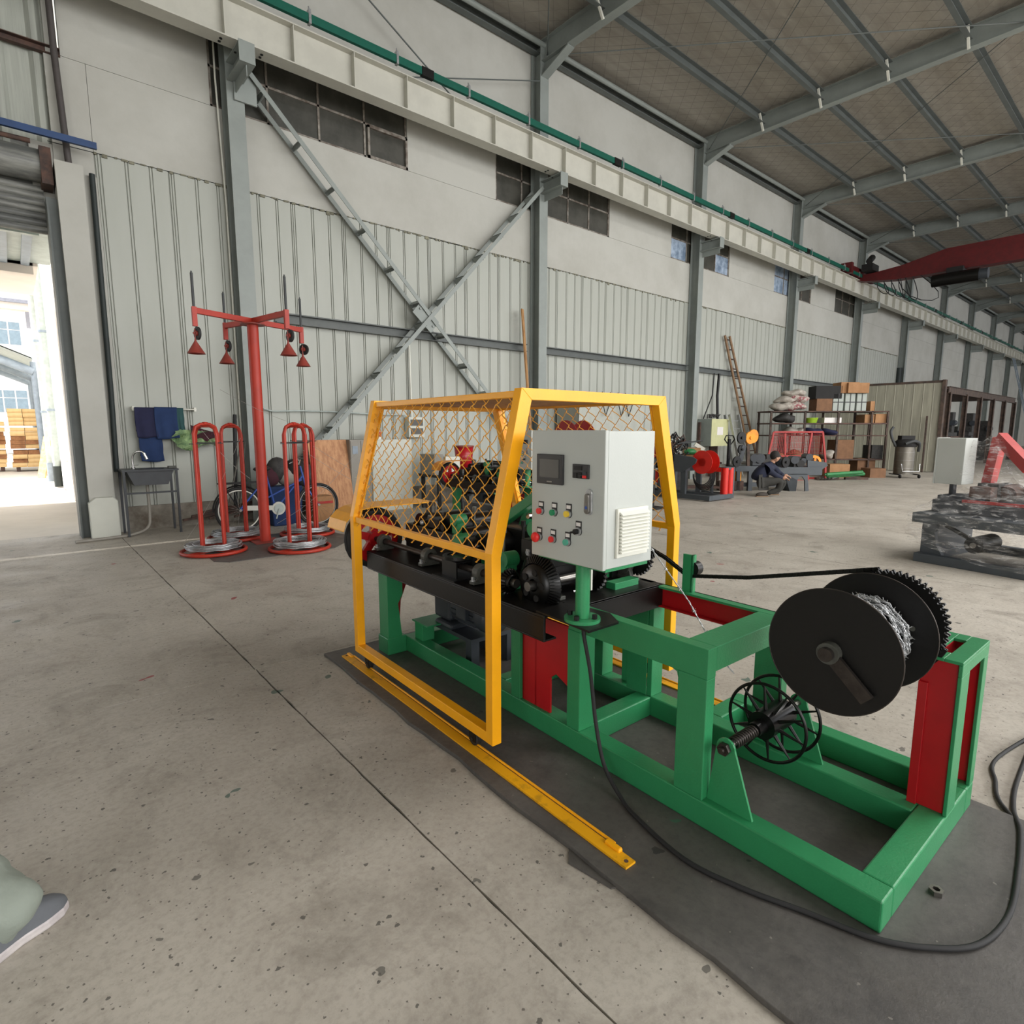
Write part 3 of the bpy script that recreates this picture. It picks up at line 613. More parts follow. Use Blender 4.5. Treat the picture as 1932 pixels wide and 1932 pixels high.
    # bevel gear pair and cross shaft
    def bevel(c, ax, r, nt, th, name):
        d, u, w = basis(ax); c = V(c); g = G(); g.lathe([(.03, -th), (r * .68, -th), (r * .72, -th * .5), (r, th * .35), (r * .97, th * .6), (.03, th * .6)], c, ax, 40)
        for k in range(nt):
            a = 2 * pi * k / nt; q = u * cos(a) + w * sin(a); g.beam(c + q * r * .74 - d * th * .5, c + q * (r + .006) + d * th * .35, 2 * pi * r / nt * .45, .012, up=d)
        return out(name, g, 'black_gloss', t)
    bevel((-.06, 1.46, .79), (1, 0, 0), .135, 52, .035, 'bevel_gear'); bevel((-.1, 1.625, .775), (0, 1, 0), .055, 22, .03, 'bevel_pinion')
    g = G(); g.cyl((-.13, 1.46, .79), (-.05, 1.46, .79), .022, 16); out('gear_hub', g, 'steel', t)
    g = G(); g.cyl((-.1, 1.57, .775), (-.1, 1.6, .775), .022, 16); out('gear_hub', g, 'steel', t)
    g = G()
    for k in range(5): a = R(30 + 72 * k); g.cyl((-.1, 1.46 + .062 * cos(a), .79 + .062 * sin(a)), (-.094, 1.46 + .062 * cos(a), .79 + .062 * sin(a)), .016, 14)
    out('gear_hole', g, 'black_matte', t)
    g = G(); g.cyl((-.03, 1.46, .79), (.66, 1.46, .79), .02, 14); out('cross_shaft', g, 'steel', t)
    for xx in (.02, .56):
        g = G(); g.ring((xx - .02, 1.46, .79), (xx + .02, 1.46, .79), .04, .018, 18); g.prism([(1.41, .717), (1.51, .717), (1.49, .79), (1.43, .79)], 'x', xx - .014, xx + .014); g.box(xx - .02, xx + .02, 1.38, 1.54, .717, .735); out('bearing_block', g, 'cast_grey', t, bev=.003)
    g = G(); g.gear((.28, 1.44, .80), (1, 0, 0), .095, .02, 26, .01); g.cyl((.25, 1.44, .8), (.3, 1.44, .8), .04, 16); out('sprocket', g, 'black', t)
    g = G(); g.gear((.60, 1.42, .83), (1, 0, 0), .095, .012, 24, .012); g.gear((.63, 1.42, .83), (1, 0, 0), .085, .012, 22, .012); out('sprocket', g, 'black', t)
    g = G(); g.box(.34, .52, 1.34, 1.40, .715, .75); out('bracket', g, fr, t, bev=.002)
    g = G(); g.box(.1, .13, 1.34, 1.37, .715, 1.0); out('bracket', g, fr, t)
    g = G(); g.box(.155, .165, 1.33, 1.34, .75, 1.2); out('scale_rod', g, 'cream', t)
    g = G(); g.cyl((.04, 1.335, .765), (.11, 1.335, .76), .007, 8); g.cyl((.1, 1.335, .758), (.13, 1.335, .756), .011, 8); out('adjuster', g, 'chrome', t)
    # square tube bracket with a round plate beside the shaft
    g = G(); g.box(-.16, -.152, 2.0, 2.14, .72, .80); g.box(-.06, -.052, 2.0, 2.14, .72, .80); g.box(-.16, -.052, 2.0, 2.14, .8, .808); g.cyl((-.1, 2.07, .815), (-.1, 2.07, .826), .085, 28); g.ring((-.1, 2.07, .826), (-.1, 2.07, .834), .085, .06, 28); g.box(-.2, -.0, 1.96, 2.18, .715, .722); out('guide_roller_stand', g, 'black_gloss', t)
    if not full: return
    # working head: black carriages, cams, rollers, green arms
    random.seed(11)
    g = G(); g.box(.0, .5, 2.1, 2.84, .72, .9); g.box(.02, .3, 2.45, 2.6, .9, .97); g.box(.25, .5, 1.75, 2.1, .72, .95); g.box(.1, .45, 1.95, 2.25, .72, .80); g.box(.32, .5, 2.1, 2.7, .86, .93); out('gear_housing', g, 'black', t, bev=.008)
    for (y, z, r, w) in ((2.75, .9, .07, .3), (2.6, .93, .06, .25), (2.42, .92, .075, .3), (2.25, .88, .06, .34), (2.08, .86, .07, .3)):
        g = G(); g.cyl((.06, y, z), (.06 + w, y, z), r, 20); g.cyl((.02, y, z), (.08 + w, y, z), r * .3, 10); out('cam_roller', g, 'black_gloss', t)
    for k in range(22):
        x, y = random.uniform(.0, .45), random.uniform(1.7, 2.85); z = random.uniform(.9, 1.02)
        g = G(); hexhead(g, (x, y, z), (0, 0, 1), .014, .03); g.cyl((x, y, z - .12), (x, y, z), .008, 8); out('adjusting_bolt', g, random.choice(['dark_steel', 'steel', 'black']), t)
    for (x, y, z, r) in ((.0, 2.62, .93, .016), (.05, 2.3, .93, .014)):
        g = G(); g.sph((x, y, z), r); out('knob', g, 'zinc', t)
    g = G(); g.beam((.1, 2.12, .73), (.1, 1.95, 1.02), .05, .05, up=(1, 0, 0)); g.beam((.1, 1.97, .99), (.1, 1.62, 1.19), .05, .055, up=(1, 0, 0)); g.box(.07, .13, 2.0, 2.2, .715, .74); out('swing_arm', g, fr, t, bev=.004)
    g = G(); g.beam((.4, 2.2, .72), (.4, 2.0, 1.12), .05, .08, up=(1, 0, 0)); g.box(.37, .43, 1.85, 2.05, 1.05, 1.12); out('swing_arm', g, fr, t, bev=.004)
    for (x, y, z, r) in ((.0, 2.2, .88, .04), (.02, 1.93, .84, .035), (-.04, 1.72, .86, .04), (.05, 1.6, 1.02, .04), (.05, 2.3, .98, .035)):
        g = G(); g.cyl((x - .03, y, z), (x + .05, y, z), r, 18); g.box(x - .02, x + .04, y - .03, y + .03, z - .16, z); out('roller_bracket', g, fr, t, bev=.003)
    g = G(); g.box(-.07, -.03, 1.70, 1.76, .72, .86); g.box(-.1, 0, 1.66, 1.78, .715, .74); out('roller_bracket', g, fr, t, bev=.004)
    g = G(); g.box(.0, .22, 1.44, 1.66, .86, .97); g.box(.02, .2, 1.46, 1.6, .97, .99); g.box(.0, .26, 1.5, 1.6, .74, .86); ct = out('cutter_block', g, 'black', t, bev=.004)
    g = G()
    for x in (.03, .08, .13, .18):
        for y in (1.48, 1.58): hexhead(g, (x, y, .99), (0, 0, 1), .012, .02)
    out('bolts', g, 'black_gloss', ct)
    for y in (1.5, 1.6):
        g = G(); g.box(-.008, 0, y - .012, y + .012, .895, .925); g.ring((-.008, y, .91), (-.012, y, .91), .012, .006, 10); out('wire_guide', g, 'zinc', t)
    g = G(); g.tube([(.02 + .014 * cos(a), 2.0 - .012 * a / 6.283 * 1.0, 1.0 + .014 * sin(a)) for a in [k * pi / 5 for k in range(120)]], .003, 5); out('spring', g, 'dark_steel', t)
    g = G(); g.ring((.2, 1.74, 1.06), (.2, 1.76, 1.06), .05, .035, 20); g.cyl((.12, 1.75, 1.06), (.3, 1.75, 1.06), .015, 10); out('hand_wheel', g, 'chrome', t)
    g = G(); g.box(.5, .56, 1.5, 2.9, .72, 1.0); out('rear_guide_plate', g, 'black', t)
    g = G(); g.box(.47, .5, 1.52, 1.64, .72, 1.25); g.box(.3, .5, 1.55, 1.6, 1.0, 1.04); g.cyl((.25, 1.57, 1.2), (.5, 1.57, 1.2), .03, 12); out('roller_bracket', g, fr, t)

FR[0] = MF
T = thing('barbed_wire_machine', 'green and red barbed wire machine on the dark plate, white control cabinet on its post', 'machine', (.3, 1.4, .02))
machine_body(T); cabinet(T)
# chain drive: idler, chain, sprocket of the take-up spool
g = G(); g.box(.60, .612, 1.08, 1.135, .71, .90); g.box(.60, .63, 1.08, 1.09, .71, .9); out('idler_bracket', g, 'green', T)
g = G(); g.cyl((.612, 1.09, .83), (.655, 1.09, .83), .035, 18); out('idler_roller', g, 'black', T)
g = G(); g.gear((.60, .235, .80), (1, 0, 0), .185, .012, 52, .012); g.gear((.625, .235, .80), (1, 0, 0), .185, .012, 52, .012); g.ring((.59, .235, .8), (.64, .235, .8), .06, .03, 20); out('spool_sprocket', g, 'black', T)
g = G(); g.cyl((.08, .235, .80), (.72, .235, .80), .018, 14); out('spool_spindle', g, 'dark_steel', T)
g = G(); g.box(.60, .70, .19, .28, .705, .83); g.ring((.6, .235, .8), (.7, .235, .8), .05, .02, 18); out('bearing_block', g, 'black', T)
def chain(pts, name='chain'):
    P = [V(p) for p in pts]; L = [0]
    for a, b in zip(P, P[1:]): L.append(L[-1] + (b - a).length)
    def at(s):
        for i in range(len(P) - 1):
            if s <= L[i + 1] or i == len(P) - 2: return P[i].lerp(P[i + 1], (s - L[i]) / (L[i + 1] - L[i]))
    g = G(); p = .0127; n = int(L[-1] / p)
    for k in range(n):
        a, b = at(k * p), at((k + 1) * p); d = b - a; o = .0055 if k % 2 else .008
        for s in (-1, 1): g.beam(a - d * .25 + V((s * o, 0, 0)), b + d * .25 + V((s * o, 0, 0)), .003, .016, up=(0, d.z, -d.y) if 0 else (0, -d.z, d.y))
        g.cyl(a - V((.008, 0, 0)), a + V((.008, 0, 0)), .0045, 5)
    return out(name, g, 'black', T)
arc = lambda c, r, a0, a1, n=14: [(.612, c[0] + r * cos(R(a0 + (a1 - a0) * k / n)), c[1] + r * sin(R(a0 + (a1 - a0) * k / n))) for k in range(n + 1)]
chain(arc((1.42, .83), .095, 170, 75, 8) + [(.612, 1.25, .86), (.612, 1.12, .795)] + arc((1.09, .83), .035, 290, 250, 2) + [(.612, .8, .845)] + arc((.235, .80), .188, 75, -160, 26))
# triangular brackets of the small reel
for x in (.035, .60):
    P = [(.605, .125), (.43, .125), (.50, .36)] + [(.54 + .04 * cos(R(a)), .355 + .04 * sin(R(a))) for a in range(200, -21, -20)][::-1][::1]
    P = [(.605, .125), (.575, .35)] + [(.54 + .036 * cos(R(a)), .355 + .036 * sin(R(a))) for a in range(0, 181, 20)] + [(.43, .125)]
    g = G(); g.prism([(.605, .125)] + [(.54 + .036 * cos(R(a)), .355 + .036 * sin(R(a))) for a in range(0, 181, 20)][::1] + [(.425, .125)], 'x', x, x + .01); out('reel_bracket', g, 'green', T)

T2 = thing('wire_reel', 'small open spoked black reel on a sprung shaft low in the green frame', 'reel', (.32, .54, .355))
g = G(); g.cyl((.02, .54, .355), (.62, .54, .355), .0125, 16); out('shaft', g, 'steel', T2)
g = G(); hexhead(g, (.033, .54, .355), (-1, 0, 0), .024, .018); g.cyl((.016, .54, .355), (.0, .54, .355), .011, 12); out('shaft_nut', g, 'dark_steel', T2)
g = G(); g.tube([(.085 + .15 * k / 150, .54 + .02 * cos(k * .42), .355 + .02 * sin(k * .42)) for k in range(151)], .004, 6); out('spring', g, 'dark_steel', T2)
g = G(); g.cyl((.235, .54, .355), (.29, .54, .355), .028, 16); g.cyl((.29, .54, .355), (.47, .54, .355), .055, 20); out('hub', g, 'black_gloss', T2)
for x in (.33, .45):
    g = G(); g.tube([(x, .54 + .155 * cos(2 * pi * k / 48), .355 + .155 * sin(2 * pi * k / 48)) for k in range(48)], .0065, 8, True)
    for k in range(10): a = 2 * pi * k / 10 + .2; g.tube([(x, .54 + .05 * cos(a), .355 + .05 * sin(a)), (x, .54 + .155 * cos(a), .355 + .155 * sin(a))], [.008, .003], 6)
    out('spoked_flange', g, 'black_gloss', T2)

def barbed(pts, name, par=None, bp=.1, r=.0012, **k):
    """two strands twisted round one another with four-point barbs"""
    P = [V(p) for p in pts]; g = G(); tot = 0; A = []; B = []; bars = bp * .5
    for i in range(len(P) - 1):
        a, b = P[i], P[i + 1]; L = (b - a).length; d, u, w = basis(b - a); n = max(2, int(L / .008))
        for j in range(n):
            q = a.lerp(b, j / n); t = (tot + L * j / n) * 2 * pi / .05; o = (u * cos(t) + w * sin(t)) * r * 1.3; A.append(q + o); B.append(q - o)
            bars += L / n
            if bars > bp:
                bars = 0
                for e in (d * .4 + u, d * .4 - u, -d * .4 + w, -d * .3 - w): g.tube([q, q + e.normalized() * .013], [r * 1.2, r * .6], 5)
                g.cyl(q - d * .004, q + d * .004, r * 3, 8)
        tot += L
    g.tube(A, r, 5); g.tube(B, r, 5); return out(name, g, 'zinc', par, **k)
T3 = thing('wire_spool', 'large black spool wound with barbed wire at the near end of the green machine', 'spool', (.26, .235, .6))
for x in (.1, .42):
    g = G(); ring_ = [(.202, -.0015), (.2035, 0), (.202, .0015)]; g.cyl((x - .0015, .235, .8), (x + .0015, .235, .8), .203, 64); d = out('disc', g, 'black', T3)
    g = G(); g.tube([(x, .235 + .2025 * cos(2 * pi * k / 64), .8 + .2025 * sin(2 * pi * k / 64)) for k in range(64)], .0022, 6, True); out('disc_rim', g, 'dark_steel', d)
g = G(); g.cyl((.1, .235, .8), (.42, .235, .8), .07, 24); out('core', g, 'black', T3)
g = G(); g.cyl((.07, .235, .8), (.1, .235, .8), .034, 28); out('hub_collar', g, 'cast_grey', T3)
g = G(); g.cyl((.052, .235, .8), (.07, .235, .8), .022, 20); g.beam((.082, .225, .79), (.082, .115, .685), .042, .014, up=(1, 0, 0)); out('locking_handle', g, 'dark_steel', T3)
g = G()
for (y, z) in ((.15, .68), (.33, .9), (.11, .84)): g.cyl((.416, y, z), (.4175, y, z), .009, 14)
out('disc_hole', g, 'cast_grey', T3)
random.seed(4); pts = []
for k in range(520):
    a = k * .42; rr = .118 + .012 * sin(k * 1.7) + .008 * random.random(); xx = .125 + .27 * (.5 + .5 * sin(k * .045)); pts.append((xx, .235 + rr * cos(a), .8 + rr * sin(a)))
barbed(pts, 'wound_wire', T3, bp=.07, kind='stuff', r=.0016)
barbed([(.22, 1.43, 1.05), (.29, 1.1, .98), (.3, .893, .771), (.3, .811, .664), (.31, .72, .55), (.34, .685, .5)], 'barbed_wire', label='strand of silver barbed wire running from the cabinet down to the spoked reel', cat='wire', bp=.1, r=.0016)

# ---- steel plate under the machine, power cable, loose nut
g = G(); random.seed(2); P = []
def edge(a, b, n, amp):
    return [(a[0] + (b[0] - a[0]) * k / n + random.uniform(-amp, amp), a[1] + (b[1] - a[1]) * k / n + random.uniform(-amp, amp)) for k in range(n)]
P = edge((-.46, 3.17), (-.46, -.6), 26, .006) + edge((-.46, -.6), (1.0, -.6), 8, .003) + edge((1.0, -.6), (1.0, -.15), 3, .002) + edge((1.0, -.15), (1.0, 3.17), 12, .002) + edge((1.0, 3.17), (-.46, 3.17), 8, .004)
P = [(-.455 + .012 * sin(k * 1.3) * (k % 3) / 2, 3.17 - 3.77 * k / 26) for k in range(26)] + [(-.46, -.6), (1.0, -.6), (1.0, 3.17)]
g.prism(P, 'z', 0, .02); out('steel_plate', g, 'plate_steel', None, 'thick dark steel plate with torch-cut edges lying under the green machine', 'plate', bev=.002)
g = G(); g.prism([(-.50, .80), (-.44, .86), (-.40, .6), (-.47, .63)], 'z', 0, .006); out('steel_offcut', g, 'plate_steel', None, 'thin steel offcut poking out from under the long plate edge', 'offcut')
g = G(); c = [(0.02, 1.2, .70), (-.02, 1.215, .60), (.1, 1.205, .50), (.11, 1.15, .3), (.0, 1.1, .12), (-.06, .98, .032), (-.13, .82, .029), (-.185, .6, .029), (-.18, .42, .029), (-.13, .24, .029), (-.08, .1, .029), (-.02, -.03, .029), (.06, -.13, .029), (.18, -.2, .029), (.33, -.23, .029), (.55, -.22, .029), (.8, -.19, .029), (.96, -.155, .026), (1.08, -.12, .012), (1.2, -.1, .009), (1.6, -.1, .009)]
def spline(P, n=6):
    P = [V(p) for p in P]; Q = []
    for i in range(len(P) - 1):
        a, b, c_, d = P[max(i - 1, 0)], P[i], P[i + 1], P[min(i + 2, len(P) - 1)]
        for k in range(n):
            t = k / n; Q.append(.5 * ((2 * b) + (c_ - a) * t + (2 * a - 5 * b + 4 * c_ - d) * t * t + (3 * b - a - 3 * c_ + d) * t ** 3))
    return Q + [P[-1]]
c = [(-.03, 1.2, .705), (-.035, 1.19, .62), (-.03, 1.15, .45), (-.045, 1.1, .25), (-.075, 1.02, .1), (-.11, .9, .035), (-.151, .787, .029), (-.198, .54, .029), (-.162, .345, .029), (-.097, .172, .029), (-.036, .002, .029), (.059, -.115, .029), (.183, -.197, .029), (.386, -.225, .029), (.65, -.2, .029), (.88, -.165, .029), (.97, -.14, .022), (1.08, -.11, .01), (1.3, -.08, .009), (1.8, -.05, .009)]
g.tube(spline(c), .0085, 10); out('power_cable', g, 'rubber', None, 'long black power cable curling round the corner of the green frame', 'cable')
g = G(); g.tube(spline([(.99, -.13, .012), (1.1, -.06, .01), (1.25, -.02, .009), (1.5, .02, .009), (2.2, -.1, .009)]), .008, 8); out('power_cable', g, 'rubber', None, 'short stretch of cable on the bare concrete beyond the plate corner', 'cable')
g = G(); g.cyl((.315, -.055, .02), (.315, -.055, .034), .022, 6); g.ring((.315, -.055, .034), (.315, -.055, .036), .018, .011, 18); g.cyl((.315, -.055, .0345), (.315, -.055, .0348), .011, 14)
n_ = out('hex_nut', G().ring((.315, -.055, .02), (.315, -.055, .036), .0215, .011, 6), 'steel', None, 'loose steel hexagon nut lying on the plate beside the green end beam', 'nut')

# ---- yellow safety cage on wheels, its two guide rails
CG = thing('safety_cage', 'yellow safety cage with chain link sides standing on wheels around the machine', 'cage', (.32, 2.16, .02))
ya, yb = 1.455, 2.865; w = .05
def bar(a, b, name='frame_tube', m='yellow', wx=w, wy=w, up=(0, 1, 0)): g = G(); g.beam(a, b, wx, wy, up); return out(name, g, m, CG, bev=.003)
XL_, XR_, XT0, XT1, ZM, ZT = -.33, .965, -.165, .79, .965, 1.655
for y in (ya, yb):
    g = G(); h = w / 2
    O = [(XL_ - h, .10), (XL_ + h, .10), (XL_ + h, ZM - .01), (XT0 + h * 1.3, ZT - h), (XT1 - h * 1.3, ZT - h), (XR_ - h, ZM - .01), (XR_ - h, .10), (XR_ + h, .10), (XR_ + h, ZM + .01), (XT1 + h, ZT + h), (XT0 - h, ZT + h), (XL_ - h, ZM + .01)]
    g.prism(O[:4] + [O[10], O[11]], 'y', y - h, y + h); g.prism([O[3], O[4], O[9], O[10]], 'y', y - h, y + h); g.prism(O[4:10], 'y', y - h, y + h)
    out('end_frame', g, 'yellow', CG, bev=.002)
for x in (XL_, XR_):
    bar((x, ya + .02, .125), (x, yb - .02, .125)); bar((x, ya + .02, ZM - .01), (x, yb - .02, ZM - .01), wx=.03, wy=.035)
for x in (XT0, XT1): bar((x, ya + .02, ZT), (x, yb - .02, ZT), wx=.04, wy=.03)
g = G(); g.box(XT0 + .01, XT1 - .01, ya + .02, yb - .02, ZT - .002, ZT + .012); out('top_board', g, 'plywood', CG)
for (x, y) in ((XL_, 1.60), (XL_, 2.74), (XR_, 1.60), (XR_, 2.74)):
    g = G(); g.box(x - .018, x - .013, y - .025, y + .025, .05, .1); g.box(x + .013, x + .018, y - .025, y + .025, .05, .1); g.box(x - .018, x + .018, y - .025, y + .025, .095, .102); q = out('wheel_fork', g, 'black', CG)
    g = G(); g.lathe([(.012, -.012), (.034, -.012), (.034, -.005), (.028, 0), (.034, .005), (.034, .012), (.012, .012)], (x, y, .062), (1, 0, 0), 22); g.cyl((x - .022, y, .062), (x + .022, y, .062), .008, 8); out('wheel', g, 'rubber', q)
def chainlink(p0, pu, pv, nu, nv, name='chain_link_mesh', m='mesh_yellow', par=CG, r=.0024):
    """p0 corner, pu along (wires count), pv up; each wire a flattened zigzag hooked into the next"""
    p0, pu, pv = V(p0), V(pu), V(pv); nrm = pu.cross(pv).normalized(); g = G(); du = pu / nu
    for i in range(nu + 1):
        P = []
        for j in range(nv * 2 + 1):
            base = p0 + pv * (j / (nv * 2)) + du * (i + (1.0 if (i + j) % 2 else 0.0) - .5); s = 1 if j % 2 else -1
            for q in (-1, 0, 1):
                P.append(base + pv * (q * .16 / (nv * 2)) + du * (abs(q) * -.10 * (1 if (i + j) % 2 else -1)) + nrm * (.006 * (q if q else 0) * 1) )
        # sag between knots gives the scale-like look
        Q = []
        for a, b in zip(P, P[1:]): Q += [a, a.lerp(b, .5) + nrm * .003]
        g.tube(Q + [P[-1]], r, 4)
    return out(name, g, m, par)
L_ = yb - ya - .06
chainlink((XL_ - .01, ya + .03, ZM - .04), (0, L_, 0), (XT0 - XL_, 0, ZT - ZM + .05), 28, 8)
chainlink((XR_ + .01, ya + .03, ZM - .04), (0, L_, 0), (XT1 - XR_, 0, ZT - ZM + .05), 28, 8)
for x in (XL_ + .03, XR_ - .03):
    g = G(); zz = .974
    a, b = (XL_ + .012, XT0 + .03) if x < 0 else (XR_ - .012, XT1 - .03)
    for y in (ya + .035, yb - .035): g = G(); g.cyl((a, y, ZM), (b, y, ZT - .02), .006, 8); out('mesh_rod', g, 'yellow', CG)
for (x, lab) in ((XL_, 'long yellow guide rail on the camera side of the machine, bolted to the plate'), (XR_, 'yellow guide rail on the far side of the green machine')):
    rt = thing('guide_rail', lab, 'rail', (x, 1.85, .02), 'guide rails of the safety cage')
    g = G(); g.box(x - .055, x - .005, .64, 3.04, .02, .028); out('rail_plate', g, 'yellow_worn', rt)
    g = G(); g.box(x - .004, x + .004, .74, 2.95, .02, .036) if 0 else g.cyl((x + .004, .74, .03), (x + .004, 2.98, .03), .0055, 8); out('rail_rod', g, 'yellow', rt)
    for y in (.70, 2.97): g = G(); g.beam((x - .01, y, .028), (x - .01, y + .07, .028), .022, .022); out('stop_block', g, 'yellow', rt, bev=.006)
    for y in (.66, 3.02): g = G(); g.cyl((x - .03, y, .028), (x - .03, y, .0286), .008, 14); out('screw_hole', g, 'rust', rt)
FR[0] = WF

# ================================================================== RED WIRE PAY-OFF STAND AND REELS (left)
def single(name, g, m, label, cat, group=None, **k): return out(name, g, m, None, label, cat, group, **k)
cx, cy = 2.47, 8.02
ps = thing('payoff_stand', 'tall orange-red post with four arms carrying funnels and pulleys', 'stand', (cx, cy, 0))
g = G(); g.cyl((cx, cy, .01), (cx, cy, 2.84), .068, 24); out('pole', g, 'stand_red', ps)
g = G(); g.box(cx - .17, cx + .17, cy - .17, cy + .17, .008, .02); g.cyl((cx, cy, 2.84), (cx, cy, 2.855), .15, 24)
out('base_plate', g, 'funnel_red', ps)
AR = [(1.74, 7.75), (2.30, 8.62), (2.62, 7.22), (3.20, 8.28)]
for i, (x, y) in enumerate(AR):
    d = V((x - cx, y - cy, 0)).normalized(); a = V((cx, cy, 2.89)); b = V((x, y, 2.89)); n = V((.98, .2 + .4 * (i == 3), 0)).normalized()
    g = G(); g.beam(a, b, .05, .065); arm = out('arm', g, 'stand_red', ps, bev=.003)
    g = G(); g.beam(b + V((0, 0, .04)), b + V((0, 0, -.18)), .05, .05, up=(1, 0, 0)); out('arm_socket', g, 'stand_red', arm)
    g = G(); g.cyl(b + V((0, 0, .03)), b + V((0, 0, .42)), .016, 10); g.cyl(b + V((0, 0, .42)), b + V((0, 0, .44)), .009, 8); out('threaded_rod', g, 'stand_dark', arm)
    c = b + V((0, 0, -.26)) + d * .01
    g = G(); g.ring(c - n * .012 + n * .03, c + n * .012 + n * .03, .075, .05, 24); g.ring(c - n * .005 + n * .03, c + n * .005 + n * .03, .052, .0, 24); out('pulley', g, 'rubber', ps)
    g = G(); g.cyl(c - n * .02, c + n * .05, .012, 8); g.cyl(c, c + n * .045, .03, 12); out('pulley_bolt', g, 'funnel_red', ps)
    g = G(); g.lathe([(.008, 0), (.012, -.03), (.095, -.17), (.1, -.175), (.09, -.172), (.008, -.03)], c + V((0, 0, -.06)), (0, 0, 1), 26); g.cyl(c + V((0, 0, -.08)), c + V((0, 0, .05)), .007, 6); out('funnel', g, 'funnel_red', ps)
def reel_stand(x, y, rot, lab, clab):
    t = thing('reel_stand', lab, 'reel stand', (x, y, 0), 'red wire reel stands', rz=rot)
    g = G(); g.tube([(.36 * cos(2 * pi * k / 40), .36 * sin(2 * pi * k / 40), .03) for k in range(40)], .022, 8, True); out('base_ring', g, 'stand_red', t)
    g = G()
    for a in (0, pi / 2): g.beam((-.34 * cos(a), -.34 * sin(a), .035), (.34 * cos(a), .34 * sin(a), .035), .035, .03)
    out('cross_bar', g, 'stand_red', t)
    for a in (0, pi / 2):
        w = .17; P = [(-w, .04), (-w, 1.46), (-w + .03, 1.54), (-w + .1, 1.57), (w - .1, 1.57), (w - .03, 1.54), (w, 1.46), (w, .04)]
        g = G(); g.tube([(p[0] * cos(a), p[0] * sin(a), p[1] - (.02 if a else 0)) for p in P], .019, 10); out('basket_tube', g, 'stand_red', t)
    g = G(); g.cyl((0, 0, 1.56), (0, 0, 1.6), .02, 8); g.cyl((-.03, 0, 1.575), (.03, 0, 1.575), .024, 12); out('collar', g, 'stand_red', t)
    g = G(); g.tube([(-.24, 0, 1.34), (.24, 0, 1.34)], .006, 6); g.tube([(0, -.22, 1.35), (0, .22, 1.35)], .006, 6); out('retaining_rod', g, 'stand_dark', t)
    c = thing('wire_coil', clab, 'wire coil', (x, y, .05), 'coils of silver wire', rz=rot); random.seed(int(x * 100))
    for i in range(3):
        g = G()
        for k in range(14):
            rr = .235 + .085 * random.random(); z = .02 + i * .02 + .02 * random.random(); ex = random.uniform(-.012, .012)
            g.tube([((rr + .004 * sin(3 * q)) * cos(2 * pi * q / 44) + ex, rr * sin(2 * pi * q / 44), z + .004 * sin(5 * q)) for q in range(44)], .0045, 5, True)
        out('wire_turns', g, 'zinc', c)
reel_stand(1.76, 7.72, .5, 'orange-red reel stand nearest the sink, wire coil on its ring', 'silver wire coil on the reel stand nearest the sink')
reel_stand(2.64, 7.22, .5, 'orange-red reel stand at front right of the tall post, closest to the machine', 'silver wire coil on the reel stand at front right of the post')
reel_stand(2.25, 8.52, .6, 'orange-red reel stand behind on the left, beside the bicycle rear wheel', 'silver wire coil on the rear left reel stand')
reel_stand(3.12, 8.2, .55, 'orange-red reel stand behind on the right, before the plywood board', 'silver wire coil on the rear right reel stand')
g = G(); g.prism([(1.62, 7.15), (1.75, 7.0), (3.0, 7.0), (3.55, 7.55), (3.4, 8.5), (1.7, 8.6)], 'z', 0, .007); single('floor_plate', g, 'plate_steel', 'thin dark steel sheet on the floor under the red reel stands', 'plate')
g = G()
for a, b, h in (((1.45, 8.0, .06), (2.2, 7.9, 1.4), .1), ((2.2, 7.6, .9), (1.76, 7.9, 1.5), .05), ((2.5, 7.6, .3), (3.5, 7.3, 1.2), .1), ((2.7, 7.3, 1.3), (3.4, 6.7, .75), .03), ((2.0, 7.9, 2.0), (2.9, 7.2, 1.5), .05), ((2.9, 7.3, 1.3), (3.6, 6.3, .7), .03)):
    a, b = V(a), V(b); g.tube([a.lerp(b, k / 10) - V((0, 0, h * sin(pi * k / 10))) for k in range(11)], .0018, 4)
out('loose_wire', g, 'wire_thin', ps, kind='stuff')

# ---- sink with tap
t = thing('sink', 'small black sink on thin legs with a chrome tap, beside the white pier', 'sink', (1.45, 9.85, 0))
g = G(); g.box(1.1, 1.8, 9.62, 10.1, .92, .945); g.ring((1.45, 9.85, .945), (1.45, 9.85, .95), .2, .17, 20); out('rim', g, 'sink_dark', t)
g = G(); g.prism([(1.16, .92), (1.74, .92), (1.66, .72), (1.24, .72)], 'y', 9.66, 10.06); out('basin', g, 'sink_dark', t)
for (x, y) in ((1.12, 9.64), (1.77, 9.64), (1.12, 10.07), (1.77, 10.07)):
    g = G(); g.box(x - .015, x + .015, y - .015, y + .015, 0, .92); out('leg', g, 'sink_dark', t)
g = G(); g.box(1.12, 1.77, 9.63, 9.65, .6, .625); out('stretcher', g, 'sink_dark', t)
g = G(); g.tube(spline([(1.28, 9.95, .95), (1.28, 9.95, 1.1), (1.32, 9.93, 1.18), (1.4, 9.9, 1.19), (1.44, 9.88, 1.12)]), .014, 8); g.cyl((1.42, 9.89, 1.17), (1.45, 9.87, 1.08), .022, 10); g.cyl((1.28, 9.95, .945), (1.28, 9.95, .97), .028, 12); g.beam((1.28, 9.95, .99), (1.34, 9.9, 1.0), .012, .01); out('tap', g, 'chrome', t)
g = G(); g.tube(spline([(1.42, 9.85, .72), (1.42, 9.85, .3), (1.38, 9.8, .1), (1.2, 9.7, .03), (.9, 9.6, .02), (.5, 9.55, .02)]), .022, 8); out('drain_hose', g, 'locker_grey', t)
g = G(); g.box(1.68, 1.78, 9.66, 9.76, .95, .98); single('soap_dish', g, 'cast_grey', 'small grey dish on the right corner of the sink', 'dish')
